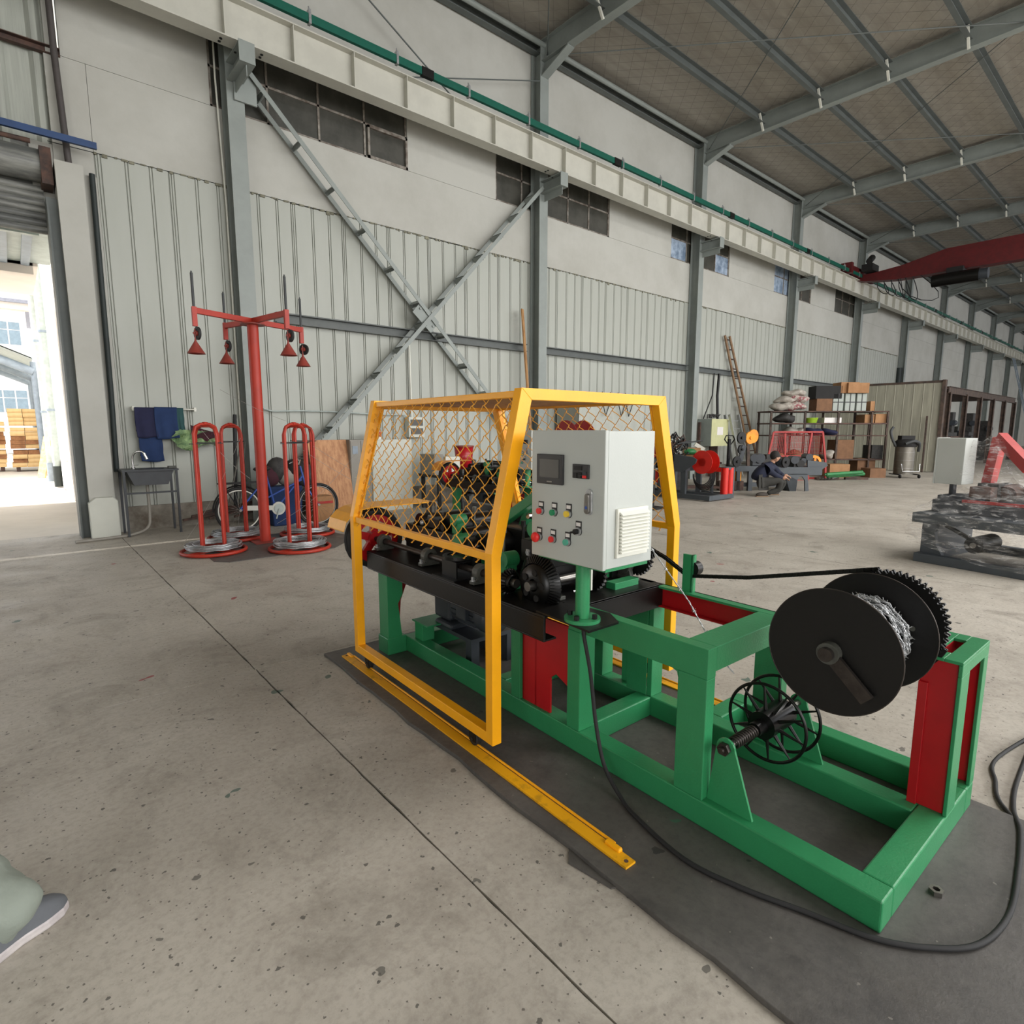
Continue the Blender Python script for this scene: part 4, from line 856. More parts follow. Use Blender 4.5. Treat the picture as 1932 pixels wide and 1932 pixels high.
t = thing('towel_rail', 'thin pale rail on the ribbed wall above the sink', 'rail', (1.8, 10.2, 1.8))
g = G(); g.cyl((1.36, 10.2, 1.82), (2.22, 10.2, 1.82), .012, 8); out('rod', g, 'cream', t)
for x in (1.38, 2.2): g = G(); g.box(x - .015, x + .015, 10.19, 10.29, 1.79, 1.85); out('bracket', g, 'cream', t)
def cloth(name, x0, x1, z0, z1, m, label, y=10.17, cat='towel', amp=.012, lump=0):
    g = G(); random.seed(int(x0 * 50 + z0 * 9)); ph = random.random() * 6
    def f(u, v):
        s = -1 if v < .5 else 1; vv = abs(v - .5) * 2
        z = z1 + .012 - (z1 - z0) * (vv if s > 0 else vv * .8) + .01 * sin(u * 5 + ph) * vv
        yy = y + (.03 * (0 if s > 0 else 1)) - (.015 + amp * sin(u * 11 + ph) * vv + lump * sin(u * 7 + v * 9) * vv) * (1 if s > 0 else -.3)
        return (x0 + (x1 - x0) * u + .01 * sin(v * 7), yy, z)
    g.grid(f, 26, 24); o = single(name, g, m, label, cat); so = o.modifiers.new('s', 'SOLIDIFY'); so.thickness = .006; return o
cloth('towel', 1.39, 1.66, 1.38, 1.82, 'towel_navy', 'dark navy towel hanging at the left end of the rail')
cloth('towel', 1.64, 1.94, 1.36, 1.83, 'towel_blue', 'blue towel hanging beside the navy one on the rail', 10.155)
cloth('towel', 1.42, 1.72, 1.02, 1.40, 'towel_blue', 'lower blue towel hanging under the navy one above the tap', 10.2)
cloth('cloth', 1.93, 2.03, 1.45, 1.82, 'cloth_teal', 'narrow dark teal cloth on the towel rail', 10.16, 'cloth')
g = G(); random.seed(8)
def tarp(u, v): return (1.86 + .62 * u + .03 * sin(v * 9), 10.2 - .12 * abs(sin(u * 9 + v * 4)) * (.3 + v) - .05 * sin(v * 8 + u * 3), 1.52 - .05 * u - (.26 + .06 * sin(u * 6)) * v)
g.grid(tarp, 26, 14, False); o = single('tarpaulin', g, 'cloth_green', 'crumpled light green sheet bundled on the wall right of the towels', 'tarpaulin')
g = G(); g.grid(lambda u, v: (2.1 + .35 * u, 10.13 - .05 * sin(u * 8 + 4 * v), 1.58 - .12 * u - .18 * v), 10, 6, False); single('cloth', g, 'cloth_maroon', 'dark maroon cloth lying over the crumpled green sheet', 'cloth')

# ---- bicycle and bags against the wall
bt = thing('bicycle', 'old blue bicycle with rear rack and white chain guard parked behind the reel stands', 'bicycle', (2.95, 8.95, 0))
def wheel(x, y, r, n1):
    g = G(); g.tube([(x + r * cos(2 * pi * k / 40), y, .02 + r + r * sin(2 * pi * k / 40)) for k in range(40)], .022, 8, True); wv = out('wheel', g, 'rubber', bt)
    g = G(); g.tube([(x + (r - .03) * cos(2 * pi * k / 40), y, .02 + r + (r - .03) * sin(2 * pi * k / 40)) for k in range(40)], .011, 6, True)
    out('rim', g, 'cream' if n1 else 'steel', wv)
    g = G()
    for k in range(18): a = 2 * pi * k / 18; g.tube([(x, y, .02 + r), (x + (r - .03) * cos(a), y, .02 + r + (r - .03) * sin(a))], .0015, 3)
    g.cyl((x, y - .05, .02 + r), (x, y + .05, .02 + r), .02, 10); out('spokes', g, 'steel', wv, kind='stuff')
wheel(2.42, 8.95, .32, 1); wheel(3.55, 8.85, .32, 0)
g = G()
for a, b in (((2.42, 8.95, .34), (2.93, 8.93, .34)), ((2.42, 8.95, .34), (2.8, 8.93, .78)), ((2.8, 8.93, .9), (2.93, 8.93, .3)), ((2.93, 8.93, .32), (3.35, 8.9, .8)), ((2.83, 8.93, .5), (3.33, 8.9, .74)), ((3.32, 8.9, .95), (3.38, 8.89, .65)), ((3.38, 8.89, .66), (3.55, 8.85, .34))): g.tube([a, b], .014, 8)
out('frame', g, 'blue', bt)
g = G(); g.tube([(3.2, 8.65, .98), (3.28, 8.78, 1.05), (3.31, 8.9, 1.02), (3.34, 9.02, 1.05), (3.25, 9.15, .98)], .012, 8); out('handlebar', g, 'chrome', bt)
g = G(); g.sph((2.76, 8.93, .93), .1, sc=(1.3, .7, .4)); out('saddle', g, 'rubber', bt)
g = G(); g.box(2.15, 2.7, 8.88, 9.0, .73, .75); g.tube([(2.2, 8.9, .73), (2.42, 8.95, .34)], .008, 6); out('rack', g, 'rubber', bt)
g = G(); g.beam((2.5, 8.88, .37), (2.95, 8.87, .34), .02, .07); g.cyl((2.95, 8.88, .33), (2.95, 8.86, .33), .1, 24); out('chain_guard', g, 'cabinet_white', bt)
g = G(); g.cyl((2.95, 8.855, .33), (2.95, 8.85, .33), .07, 20); g.tube([(2.95, 8.84, .33), (2.9, 8.84, .18)], .01, 6); out('crank', g, 'ext_pipe', bt)
g = G(); g.tube([(2.42 + .36 * cos(R(a)), 8.95, .34 + .36 * sin(R(a))) for a in range(20, 190, 10)], .012, 4); out('mudguard', g, 'black_matte', bt)
t = thing('laundry_bag', 'dark bags heaped over a blue tub behind the bicycle', 'bag', (3.2, 9.35, 0))
g = G(); g.prism([(2.98, 0), (3.42, 0), (3.46, .62), (2.94, .62)], 'y', 9.2, 9.55); out('tub', g, 'towel_blue', t, bev=.02)
random.seed(9)
for k in range(5):
    g = G(); g.sph((3.0 + .14 * k, 9.4, .78 + .1 * (k % 2)), .17 + .03 * random.random(), 12, 8, (1, .8, .8 + .4 * random.random())); out('bag', g, ['cloth_maroon', 'dark_clutter', 'locker_grey', 'black_matte', 'dark_clutter'][k], t)
g = G(); g.tube([(2.62, 9.9, 0.3), (2.75, 10.1, 1.75)], .03, 6); single('rubber_strip', g, 'rubber', 'dark strip leaning on the column foot behind the red post', 'strip')
g = G(); g.tube([(2.4, 9.4, .4), (2.75, 9.9, 1.25)], .014, 8); single('metal_rod', g, 'steel', 'thin shiny rod leaning behind the bicycle rear wheel', 'rod')
g = G(); g.tube([(2.55, 9.4, .4), (2.85, 10.0, 1.3)], .012, 8); single('broom_handle', g, 'cast_grey', 'dull grey stick leaning right of the shiny rod', 'stick')
random.seed(3); g = G()
for k in range(9): x = 2.2 + k * .12; g.beam((x - .3, 10.15 - .02 * k, .1 + .05 * (k % 3)), (x + .5, 10.15, .2 + .05 * (k % 4)), .04, .03)
single('scrap_bars', g, 'rust', 'rusty scrap bars lying along the foot of the wall', 'scrap', kind='stuff')

# ---- plywood board, carton, lockers, cabinets along the wall
g = G(); g.mv(Matrix.Identity(4)); g.add([(3.82, 9.55, 0), (4.52, 9.55, 0), (4.52, 9.85, 1.33), (3.82, 9.85, 1.33), (3.82, 9.57, 0), (4.52, 9.57, 0), (4.52, 9.87, 1.33), (3.82, 9.87, 1.33)], [(0, 1, 2, 3), (7, 6, 5, 4), (0, 4, 5, 1), (1, 5, 6, 2), (2, 6, 7, 3), (3, 7, 4, 0)])
single('plywood_board', g, 'plywood', 'reddish plywood board leaning upright left of the grey locker', 'board')
t = thing('carton', 'brown carton with a red printed band by the plywood foot', 'carton', (3.78, 9.3, 0)); g = G(); g.box(3.62, 3.96, 9.2, 9.5, 0, .42); out('body', g, 'cardboard', t, bev=.004); g = G(); g.box(3.63, 3.95, 9.197, 9.2, .30, .34); out('printed_band', g, 'paper_red', t)
t = thing('locker', 'grey metal locker with slotted vents next to the plywood', 'locker', (4.72, 9.9, 0))
g = G(); g.box(4.52, 4.92, 9.7, 10.2, 0, 1.33); out('body', g, 'locker_grey', t, bev=.004)
for k, x in enumerate((4.53, 4.73)):
    g = G(); g.box(x, x + .19, 9.685, 9.7, .02, 1.31); d = out('door', g, 'locker_grey', t)
    for j in range(8): g = G(); g.box(x + .05, x + .13, 9.682, 9.685, .3 + j * .05, .32 + j * .05); out('vent_slot', g, 'partition', d)
g = G(); g.box(4.56, 4.66, 9.678, 9.685, 1.08, 1.22); out('name_card', g, 'ext_steel', t); g = G(); g.box(4.8, 4.82, 9.675, 9.685, 1.05, 1.1); out('handle', g, 'black', t)
t = thing('switch_cabinet', 'tall pale cabinet behind the cage mesh, right of the grey locker', 'cabinet', (5.35, 9.9, 0))
g = G(); g.box(4.94, 5.78, 9.7, 10.2, 0, 1.33); out('body', g, 'cabinet_white', t, bev=.005)
g = G(); g.box(4.95, 5.77, 9.69, 9.7, .03, 1.32); out('door', g, 'cabinet_white', t)
t = thing('siren', 'red and white siren lamp standing on the pale cabinet', 'siren', (5.1, 9.9, 1.33)); g = G(); g.box(4.97, 5.22, 9.85, 9.95, 1.33, 1.38); out('base', g, 'cream', t); g = G(); g.box(4.96, 5.23, 9.84, 9.96, 1.38, 1.47); out('lamp', g, 'siren_red', t, bev=.01)
t = thing('meter_box', 'white meter box with two dark windows on the ribbed wall', 'meter box', (6.16, 10.2, 1.35))
g = G(); g.box(5.98, 6.34, 10.12, 10.28, 1.36, 1.76); out('box', g, 'cabinet_white', t, bev=.005)
for z in (1.42, 1.59): g = G(); g.box(6.02, 6.3, 10.11, 10.12, z, z + .12); out('meter_window', g, 'glass_dark', t)
g = G(); g.cyl((6.12, 10.24, 1.76), (6.1, 10.24, 3.3), .018, 8); single('conduit', g, 'cream', 'upright white conduit above the meter box', 'conduit')
g = G(); g.tube([(3.25, 10.24, 1.86)] + [(3.4 + .5 * k, 10.24, 1.82 + .02 * sin(k * 1.1)) for k in range(6)] + [(6.0, 10.24, 1.78)], .014, 6); single('wall_cable', g, 'ext_pipe', 'grey cable running along the ribs from the first column to the meter box', 'cable')
g = G(); g.tube([(2.83, YW - .1, 9), (2.82, YW - .08, 6.8), (2.87, YW - .06, 5), (2.87, YW - .06, .5)], .014, 6); single('conduit', g, 'cream', 'thin white conduit running down left of the first column', 'conduit')
g = G(); g.beam((9.1, 9.8, 0), (8.96, 10.1, 4.2), .1, .03); single('timber_plank', g, 'wood', 'long narrow plank leaning on the second column', 'plank')
# items on and around the bench behind the cage
t = thing('work_bench', 'low cluttered steel bench behind the yellow cage', 'bench', (6.7, 9.3, 0))
g = G(); g.box(5.9, 8.3, 9.0, 9.7, .62, .67); out('top', g, 'dark_clutter', t)
for x in (5.95, 8.2):
    for y in (9.05, 9.6): g = G(); g.box(x, x + .06, y, y + .06, 0, .62); out('leg', g, 'dark_clutter', t)
g = G(); g.box(5.9, 6.1, 9.1, 9.6, .67, 1.05); single('metal_box', g, 'locker_grey', 'grey metal box at the left end of the low bench', 'box')
g = G(); g.box(6.15, 6.48, 9.1, 9.5, .67, 1.0); single('carton', g, 'cream', 'cream carton standing on the bench beside the grey metal box', 'carton')
t = thing('paint_pail', 'red pail with pale print standing high on the bench behind the mesh', 'pail', (6.75, 9.3, .67)); g = G(); g.lathe([(.0, 0), (.15, 0), (.19, .42), (.18, .42), (.0, .4)], (6.72, 9.3, .75), (0, 0, 1), 20); out('pail', g, 'siren_red', t); g = G(); g.cyl((6.72, 9.3, 1.17), (6.72, 9.3, 1.2), .2, 20); out('lid', g, 'funnel_red', t)
g = G(); g.box(6.55, 6.9, 9.12, 9.5, .67, .75); out('tray', g, 'cast_grey', t)
random.seed(21)
for k in range(7):
    x = 6.1 + k * .3; g = G(); s = random.uniform(.1, .2); g.box(x, x + s, 8.7, 8.7 + s, 0, random.uniform(.2, .5)); g.cyl((x + .05, 8.75, 0), (x + .05, 8.75, .55), .04, 8)
    single('machine_part', g, random.choice(['dark_clutter', 'cast_grey', 'motor_grey']), ['first', 'second', 'third', 'fourth', 'fifth', 'sixth', 'last'][k] + ' dark machine part from the left on the floor before the low bench', 'machine part', 'machine parts before the low bench')
# white wrapped crate and red spools
t = thing('wrapped_crate', 'tall crate wrapped in pale plastic between second and third column', 'crate', (11.4, 9.6, 0))
g = G(); g.grid(lambda u, v: (10.2 + .85 * 3 * u, 9.48 + .02 * sin(u * 30 + v * 5), 2.42 * v), 30, 8); g.box(10.2, 12.75, 9.5, 10.2, 0, 2.42); out('wrapping', g, 'crate_wrap', t)
for x in (11.0, 11.6, 11.9): g = G(); g.tube([(x, 9.45, 2.43), (x, 9.44, 2.2), (x + .12, 9.43, 1.85), (x + .3, 9.44, 2.2), (x + .3, 9.45, 2.43)], .012, 6); out('strap', g, 'rubber', t)
for k, (x, y, r, z, sp) in enumerate(((6.95, 6.55, .40, 1.26, .17), (7.95, 6.45, .2, 1.28, .08), (9.2, 6.6, .26, 1.22, .1))):
    t = thing('red_spool', ['large dark red double-disc spool showing above the control cabinet', 'small red spool right of the large one above the control cabinet', 'red spool peeping over the right corner of the control cabinet'][k], 'spool', (x, y, 0))
    n = V((.97, -.2, 0)).normalized()
    for s in (-sp, sp): c = V((x, y, z)) + n * s; g = G(); g.cyl(c - n * .004, c + n * .004, r, 40); out('disc', g, 'red', t)
    g = G(); g.cyl(V((x, y, z)) - n * sp, V((x, y, z)) + n * sp, r * .4, 20); out('core', g, 'red', t)
    g = G(); g.box(x - .2, x + .2, y - .15, y + .15, 0, .04); g.box(x - .03, x + .03, y - .03, y + .03, .04, z); out('stand', g, 'black', t)
# second green machine behind the cage
FR[0] = Matrix.Translation((5.4, 4.75, 0)) @ Matrix.Rotation(R(-1.6), 4, 'Z')
T4 = thing('barbed_wire_machine', 'second green barbed wire machine standing behind the yellow cage', 'machine', (.3, 1.4, 0))
machine_body(T4); cabinet(T4)
for ch in list(T4.children_recursive):
    if ch.name.startswith(('wheel_guard',)): ch.data.materials[0] = MATS['machine_orange']
# grey machine with red spool
FR[0] = Matrix.Translation((11.0, 6.45, 0)) @ Matrix.Rotation(R(-1.6), 4, 'Z')
T5 = thing('barbed_wire_machine', 'dark grey machine with a bright red spool and red posts, right of the yellow cage', 'machine', (.3, 1.4, 0))
machine_body(T5, 'machine_grey', 'machine_red')
for y in (.02, .36 - .3): pass
g = G(); g.box(.55, .62, .3, .34, .125, .45); out('post', g, 'machine_grey', T5)
g = G(); g.prism([(.9, .60), (.9, .98), (.42, .93), (.33, .88), (.36, .80), (.66, .60)], 'x', -.03, .0); out('side_plate', g, 'machine_grey', T5, bev=.004)
for xx in (.64, .84): g = G(); g.cyl((xx, .05, .125), (xx, .05, .69), .07, 18); out('red_post', g, 'machine_red', T5)
t = thing('red_spool', 'bright red double-disc spool on the dark grey machine', 'spool', FR[0].inverted() @ V((11.2, 6.7, .5)) if 0 else (.3, .3, .5))
for x in (.12, .40): g = G(); g.cyl((x, .30, .82), (x + .006, .30, .82), .25, 40); out('disc', g, 'machine_red', t)
g = G(); g.cyl((.12, .30, .82), (.40, .30, .82), .09, 20); out('core', g, 'machine_red', t)
g = G()
for k in range(5): g.tube([(.02 + .02 * k, .12 + .2 * cos(R(a)) * (1 + .08 * k) + .1, .55 + (.2 + .03 * k) * sin(R(a))) for a in range(170, 371, 12)], .012, 6)
single('hose_coil', g, 'rubber', 'dark hoses hanging in loops under the bright red spool', 'hose', kind='stuff')
FR[0] = WF

# ================================================================== RIGHT-HAND BACKGROUND (view-aligned local frame: x to the right, y away, z up)
a_ = R(49.4); VF = Matrix(((sin(a_), cos(a_), 0, 0), (-cos(a_), sin(a_), 0, 0), (0, 0, 1, 0), (0, 0, 0, 1)))
FR[0] = VF
def q(u, v, D):   # photo pixel and ground distance -> (x, y, z) in the view-aligned frame
    p = R(8.07); k = (v - 966) / 1088.2; c, s = cos(p), sin(p); t = D / (c - k * s); return V((t * (u - 966) / 1088.2, D, 1.5 + t * (-s - k * c)))
def bx(g, u0, v0, u1, v1, D, dep, zfloor=None):
    a = q(u0, v1, D); b = q(u1, v0, D); g.box(a.x, b.x, D, D + dep, a.z if zfloor is None else zfloor, b.z); return g
# ---- work table with clutter behind the red spool
D = 15.2; A = q(1272, 872, D); B = q(1348, 866, D)
t = thing('work_table', 'cluttered steel table behind the bright red spool', 'table', (A.x + .5, D + .3, 0))
g = G(); g.box(A.x, B.x + .2, D, D + .8, .62, .67); out('top', g, 'rust', t); g = G(); g.box(A.x, B.x, D, D + .03, .45, .62); out('apron', g, 'wood_brown', t)
for x in (A.x + .02, B.x + .1): g = G(); g.box(x, x + .06, D + .05, D + .11, 0, .62); out('leg', g, 'rust', t)
random.seed(14)
g = G(); bx(g, 1294, 845, 1322, 861, D + .2, .3, .67); single('carton', g, 'cardboard', 'open brown carton on the steel table, left of the smaller one', 'carton')
g = G(); bx(g, 1312, 850, 1330, 861, D + .1, .25, .67); single('carton', g, 'cardboard', 'small carton at the middle of the steel table', 'carton')
g = G(); c = q(1302, 852, D + .1); g.sph(c, .14, sc=(1.2, 1, .6)); single('green_tool', g, 'tube_green', 'green rounded power tool lying on the steel table', 'tool')
g = G(); c = q(1311, 838, D + .3); g.beam(c, c + V((.25, 0, -.15)), .08, .1); single('paper_roll', g, 'cream', 'white roll leaning on the cartons on the table', 'roll')
t = thing('cable_heap', 'heap of rusty cables and bars left of the table beside the cage post', 'cable heap', (q(1265, 850, 14).x, 14, 0)); random.seed(5)
for k in range(26):
    c = q(random.uniform(1252, 1285), random.uniform(828, 858), 14); r = random.uniform(.08, .22); g = G(); e = random.uniform(0, 6)
    g.tube([(c.x + r * cos(a * .5 + e), 14 + .1 * sin(a + e), c.z + r * .8 * sin(a * .5) + .04 * sin(a * 2)) for a in range(13)], .016, 5); out('cable', g, random.choice(['rust', 'rubber', 'dark_clutter']), t)
g = G(); bx(g, 1250, 862, 1300, 900, 14.1, .5, 0); out('scrap_bin', g, 'dark_clutter', t)
for (P) in ([(1278, 838), (1304, 831)], [(1268, 870), (1290, 836), (1326, 831)]):
    g = G(); g.tube([q(u, v, 13.8) for u, v in P], .02, 6); out('bar', g, 'stand_dark', t)
# ---- pallet jack handle
t = thing('pallet_jack', 'black pallet truck with its handle upright before the yellow-grey cabinet', 'pallet truck', (q(1376, 880, 14.6).x, 14.6, 0))
c = q(1376, 828, 14.6); g = G(); g.tube([(c.x, 14.6, .2), (c.x, 14.6, c.z)], .045, 8); out('shaft', g, 'black', t)
P = [q(u, v, 14.6) for u, v in ((1376, 842), (1367, 829), (1370, 822), (1383, 822), (1386, 829))]; g = G(); g.tube(P, .018, 6, True); out('handle', g, 'black', t)
g = G(); g.box(c.x - .3, c.x + .3, 14.3, 14.5, .02, .25); g.box(c.x - 1.3, c.x - .25, 14.3, 14.42, .06, .12); g.box(c.x - 1.3, c.x - .25, 14.5, 14.6, .06, .12); out('forks', g, 'rust', t)
# ---- electric cabinet, step ladder, conduits, bamboo ladder (on the long wall)
FR[0] = WF
t = thing('electric_cabinet', 'wall cabinet with grey side and pale yellow door, note taped on it', 'cabinet', (17.0, 9.9, 1.0))
g = G(); g.box(16.62, 17.62, 9.8, 10.28, 1.0, 1.85); out('body', g, 'box_grey', t, bev=.005); g = G(); g.box(16.62, 17.62, 9.785, 9.8, 1.0, 1.85); out('door', g, 'box_yellow', t)
g = G(); g.box(16.95, 17.3, 9.78, 9.785, 1.35, 1.6); out('note', g, 'label_white', t)
g = G(); g.box(16.5, 16.56, 10.12, 10.2, 0, 1.75); g.box(17.2, 17.26, 9.9, 10.2, 0, 1.0); out('support_leg', g, 'rust', t)
for (x, xb, m, lab) in ((17.4, 16.9, 'rubber', 'thin black cable dropping to the wall cabinet'), (17.7, 17.75, 'black', 'thick black conduit dropping to the wall cabinet')):
    g = G(); g.tube([(x - .25, 10.1, 3.3), (x - .3, 10.1, 2.6), (xb - .3, 10.08, 1.86)], .02 if m == 'rubber' else .05, 6); single('conduit', g, m, lab, 'conduit')
g = G(); random.seed(3)
for k in range(8): g.tube([(16.7 + .08 * k + .05 * j, 10.0 + .03 * (j % 2), 1.87 + .14 * abs(sin(j + k))) for j in range(5)], .018, 5)
single('cable_bundle', g, 'dark_clutter', 'tangle of dark cable lying on top of the wall cabinet', 'cable', kind='stuff')
t = thing('step_ladder', 'aluminium ladder leaning right of the yellow-grey cabinet', 'ladder', (18.0, 9.7, 0))
for (xa, xb, y) in ((17.5, 18.05, 9.6), (18.05, 18.6, 9.6), (17.75, 18.1, 9.9)):
    g = G(); g.beam((xb, y - .15, 0), (xa, y + .1, 2.0), .05, .08, up=(0, 1, 0)); out('rail', g, 'alu', t)
for k in range(7): z = .25 + k * .26; dx = -.55 * z / 2; g = G(); g.beam((18.05 + dx, 9.5 + .12 * z, z), (18.6 + dx, 9.5 + .12 * z, z), .04, .03); out('rung', g, 'alu', t)
t = thing('wooden_ladder', 'tall narrow bamboo ladder leaning against the ribbed wall', 'ladder', (19.6, 9.6, 0))
for s in (0, 1):
    g = G(); g.tube([(19.75 + .52 * s, 9.95, 0), (17.85 + .3 * s, 10.2, 4.55)], .04, 8); out('rail', g, 'bamboo', t)
for k in range(15):
    f = (k + .6) / 15; g = G(); x = 19.75 - 1.9 * f; g.cyl((x - .03, 9.95 + .25 * f, 4.55 * f), (x + .55 - .22 * f, 9.95 + .25 * f, 4.55 * f), .022, 6); out('rung', g, 'rust_brown', t)
FR[0] = VF
# ---- grey and orange machine being repaired
D = 14.4
t = thing('barbed_wire_machine', 'dark grey machine with an orange disc and arched leg, the crouching person beside it', 'machine', (q(1480, 930, D).x, D, 0))
g = G(); a, b = q(1385, 879, D), q(1470, 889, D); g.box(a.x, b.x, D - .1, D + .6, b.z, a.z); a, b = q(1462, 880, D), q(1545, 896, D); g.box(a.x, b.x, D - .15, D + .6, b.z, a.z - .01); out('bed', g, 'machine_grey', t, bev=.01)
g = G(); P = [(u, v) for u, v in ((1475, 893), (1484, 929), (1496, 929), (1499, 905), (1502, 899), (1508, 898), (1513, 905), (1513, 929), (1520, 925), (1518, 893))]
g.prism([(q(u, v, D).x, max(q(u, v, D).z, 0.0)) for u, v in P], 'y', D - .15, D - .1); g.prism([(q(u, v, D).x, max(q(u, v, D).z, 0.0)) for u, v in P[:4]] , 'y', D - .15, D + .45); out('leg', g, 'machine_grey', t)
g = G(); a, b = q(1388, 888, D), q(1408, 925, D); g.box(a.x, a.x + .08, D - .1, D, 0, a.z); g.box(b.x, b.x + .1, D - .1, D, 0, a.z); g.box(a.x, b.x + .9, D, D + .1, .1, .2); out('leg', g, 'machine_grey', t)
g = G(); a, b = q(1377, 888, D), q(1397, 914, D); g.box(a.x, b.x, D - .02, D + .01, b.z, a.z); out('panel', g, 'machine_orange', t)
g = G(); P = [(1520, 893), (1520, 868), (1555, 872), (1558, 878), (1535, 893)]; g.prism([(q(u, v, D).x, q(u, v, D).z) for u, v in P], 'y', D - .1, D - .06); out('side_plate', g, 'machine_grey', t)
for (u, v, r, m, dd) in ((1415, 826, 12, 'machine_orange', .35), (1421, 823, 13, 'machine_orange', .5), (1399, 826, 11, 'black', .1), (1399, 848, 9, 'black', .0), (1390, 871, 10, 'black', -.12), (1482, 872, 10, 'black', -.16)):
    c = q(u, v, D + dd); rr = r * D / 1088; n = V((.45, -.9, 0)).normalized(); g = G(); g.cyl(c - n * .02, c + n * .02, rr, 28); g.cyl(c + n * .02, c + n * .05, rr * .25, 10); out('disc', g, m, t)
g = G(); g.beam(q(1411, 840, D), q(1411, 880, D), .07, .07, up=(1, 0, 0)); out('upright', g, 'rust_brown', t)
g = G(); g.beam(q(1404, 840, D), q(1396, 870, D), .06, .1, up=(1, 0, 0)); out('arm', g, 'motor_grey', t)
random.seed(6)
for k in range(16):
    u = random.uniform(1418, 1528); c = q(u, random.uniform(862, 876), D); g = G(); r = random.uniform(.06, .13)
    if k % 2: g.cyl(c + V((0, -.05, 0)), c + V((.05, .3, 0)), r, 14)
    else: g.cb(c + V((0, .15, -.02)), (r * 2, .3, r * 1.6))
    out('gear', g, random.choice(['black', 'dark_clutter', 'motor_grey']), t)
c = q(1536, 872, D); g = G(); g.ring(c + V((0, -.02, 0)), c + V((0, .04, 0)), .17, .11, 24); g.beam(c + V((0, 0, -.13)), c + V((0.02, 0, .13)), .03, .05, up=(1, 0, 0)); out('flywheel', g, 'machine_orange', t)
# ---- crouching person
D = 13.2
def skin(name, pts, edges, rad, m, par, lab=None):
    me = bpy.data.meshes.new(name); off = OFF[par.name]; me.from_pydata([V(p) - off for p in pts], edges, []); me.materials.append(MATS[m])
    o = bpy.data.objects.new(name, me); COL.objects.link(o); o.parent = par
    s = o.modifiers.new('skin', 'SKIN'); s.use_smooth_shade = True
    for i, r in enumerate(rad): me.skin_vertices[0].data[i].radius = (r, r) if not isinstance(r, tuple) else r
    me.skin_vertices[0].data[0].use_root = True
    sb = o.modifiers.new('sub', 'SUBSURF'); sb.levels = 2; sb.render_levels = 2
    return props(o, lab)
px = q(1440, 930, D).x
pr = thing('person', 'person crouching in navy pullover and dark grey trousers before the grey machine', 'person', (px, D, 0))
def pv(u, v, dd=0): return q(u, v, D + dd)
hip = pv(1428, 908, 0); ch = pv(1441, 886, .02); nk = pv(1457, 872, .03); sl = pv(1444, 881, -.12); sr = pv(1459, 880, .2)
skin('pullover', [hip, pv(1430, 898), ch, nk, sl, pv(1462, 896, -.2), pv(1476, 902, -.12), sr, pv(1470, 893, .25), pv(1479, 898, .15)],
     [(0, 1), (1, 2), (2, 3), (2, 4), (4, 5), (5, 6), (2, 7), (7, 8), (8, 9)], [(.17, .17), (.18, .16), (.19, .15), .06, .09, .065, .05, .08, .065, .05], 'navy', pr)
skin('trousers', [hip + V((0, 0, -.02)), pv(1440, 910, -.14), pv(1474, 906, -.2), pv(1468, 924, -.16), pv(1447, 931, -.14), pv(1440, 910, .15), pv(1480, 908, .2), pv(1472, 921, .22), pv(1464, 929, .2)],
     [(0, 1), (1, 2), (2, 3), (3, 4), (0, 5), (5, 6), (6, 7), (7, 8)], [.18, .12, .085, .07, .055, .12, .085, .07, .055], 'trousers', pr)
hc = pv(1463, 862, .02)
g = G(); g.sph(hc, .105, 18, 12, (.86, 1.0, 1.12)); hd = out('head', g, 'skin', pr)
g = G(); g.sph(hc + V((-.012, .0, .03)), .115, 18, 12, (.92, 1.0, 1.0)); out('hair', g, 'hair', hd)
g = G(); g.sph(hc + V((.095, .0, -.02)), .022, 8, 6, (1, .7, 1.4)); out('nose', g, 'skin', hd)
g = G(); g.sph(hc + V((-.01, -.1, -.03)), .025, 8, 6, (.8, .5, 1.3)); out('ear', g, 'skin', hd)
for s in (-.035, .035): g = G(); g.sph(hc + V((.088, s, .0)), .012, 8, 6); out('eye', g, 'black', hd)
g = G(); g.sph(hc + V((.085, 0, -.06)), .02, 8, 6, (.5, 1.3, .4)); out('mouth', g, 'funnel_red', hd)
g = G(); g.cyl(nk, hc + V((-.02, 0, -.06)), .055, 12); out('neck', g, 'skin', hd)
for (h0, dd) in ((pv(1480, 902, -.1), -.1), (pv(1483, 898, .15), .1)):
    g = G(); g.sph(h0, .045, 10, 8, (1.2, .6, .9))
    for k in range(4): f = h0 + V((.045, -.03 + .02 * k, -.01)); g.tube([f, f + V((.04, 0, -.015)), f + V((.055 + .005 * (k % 2), 0, -.045))], [.011, .010, .008], 6)
    g.tube([h0 + V((.0, -.03, .01)), h0 + V((.04, -.045, .0)), h0 + V((.06, -.04, -.02))], [.012, .011, .009], 6); out('hand', g, 'skin', pr)
for (u, v, dd) in ((1438, 934, -.14), (1458, 932, .2)):
    c = pv(u, v, dd); g = G(); g.sph((c.x, c.y, .05), .1, 14, 8, (1.5, .55, .55)); f = out('shoe', g, 'shoe', pr); g = G(); g.box(c.x - .15, c.x + .14, c.y - .05, c.y + .05, .0, .02); out('sole', g, 'sole', f, bev=.01)
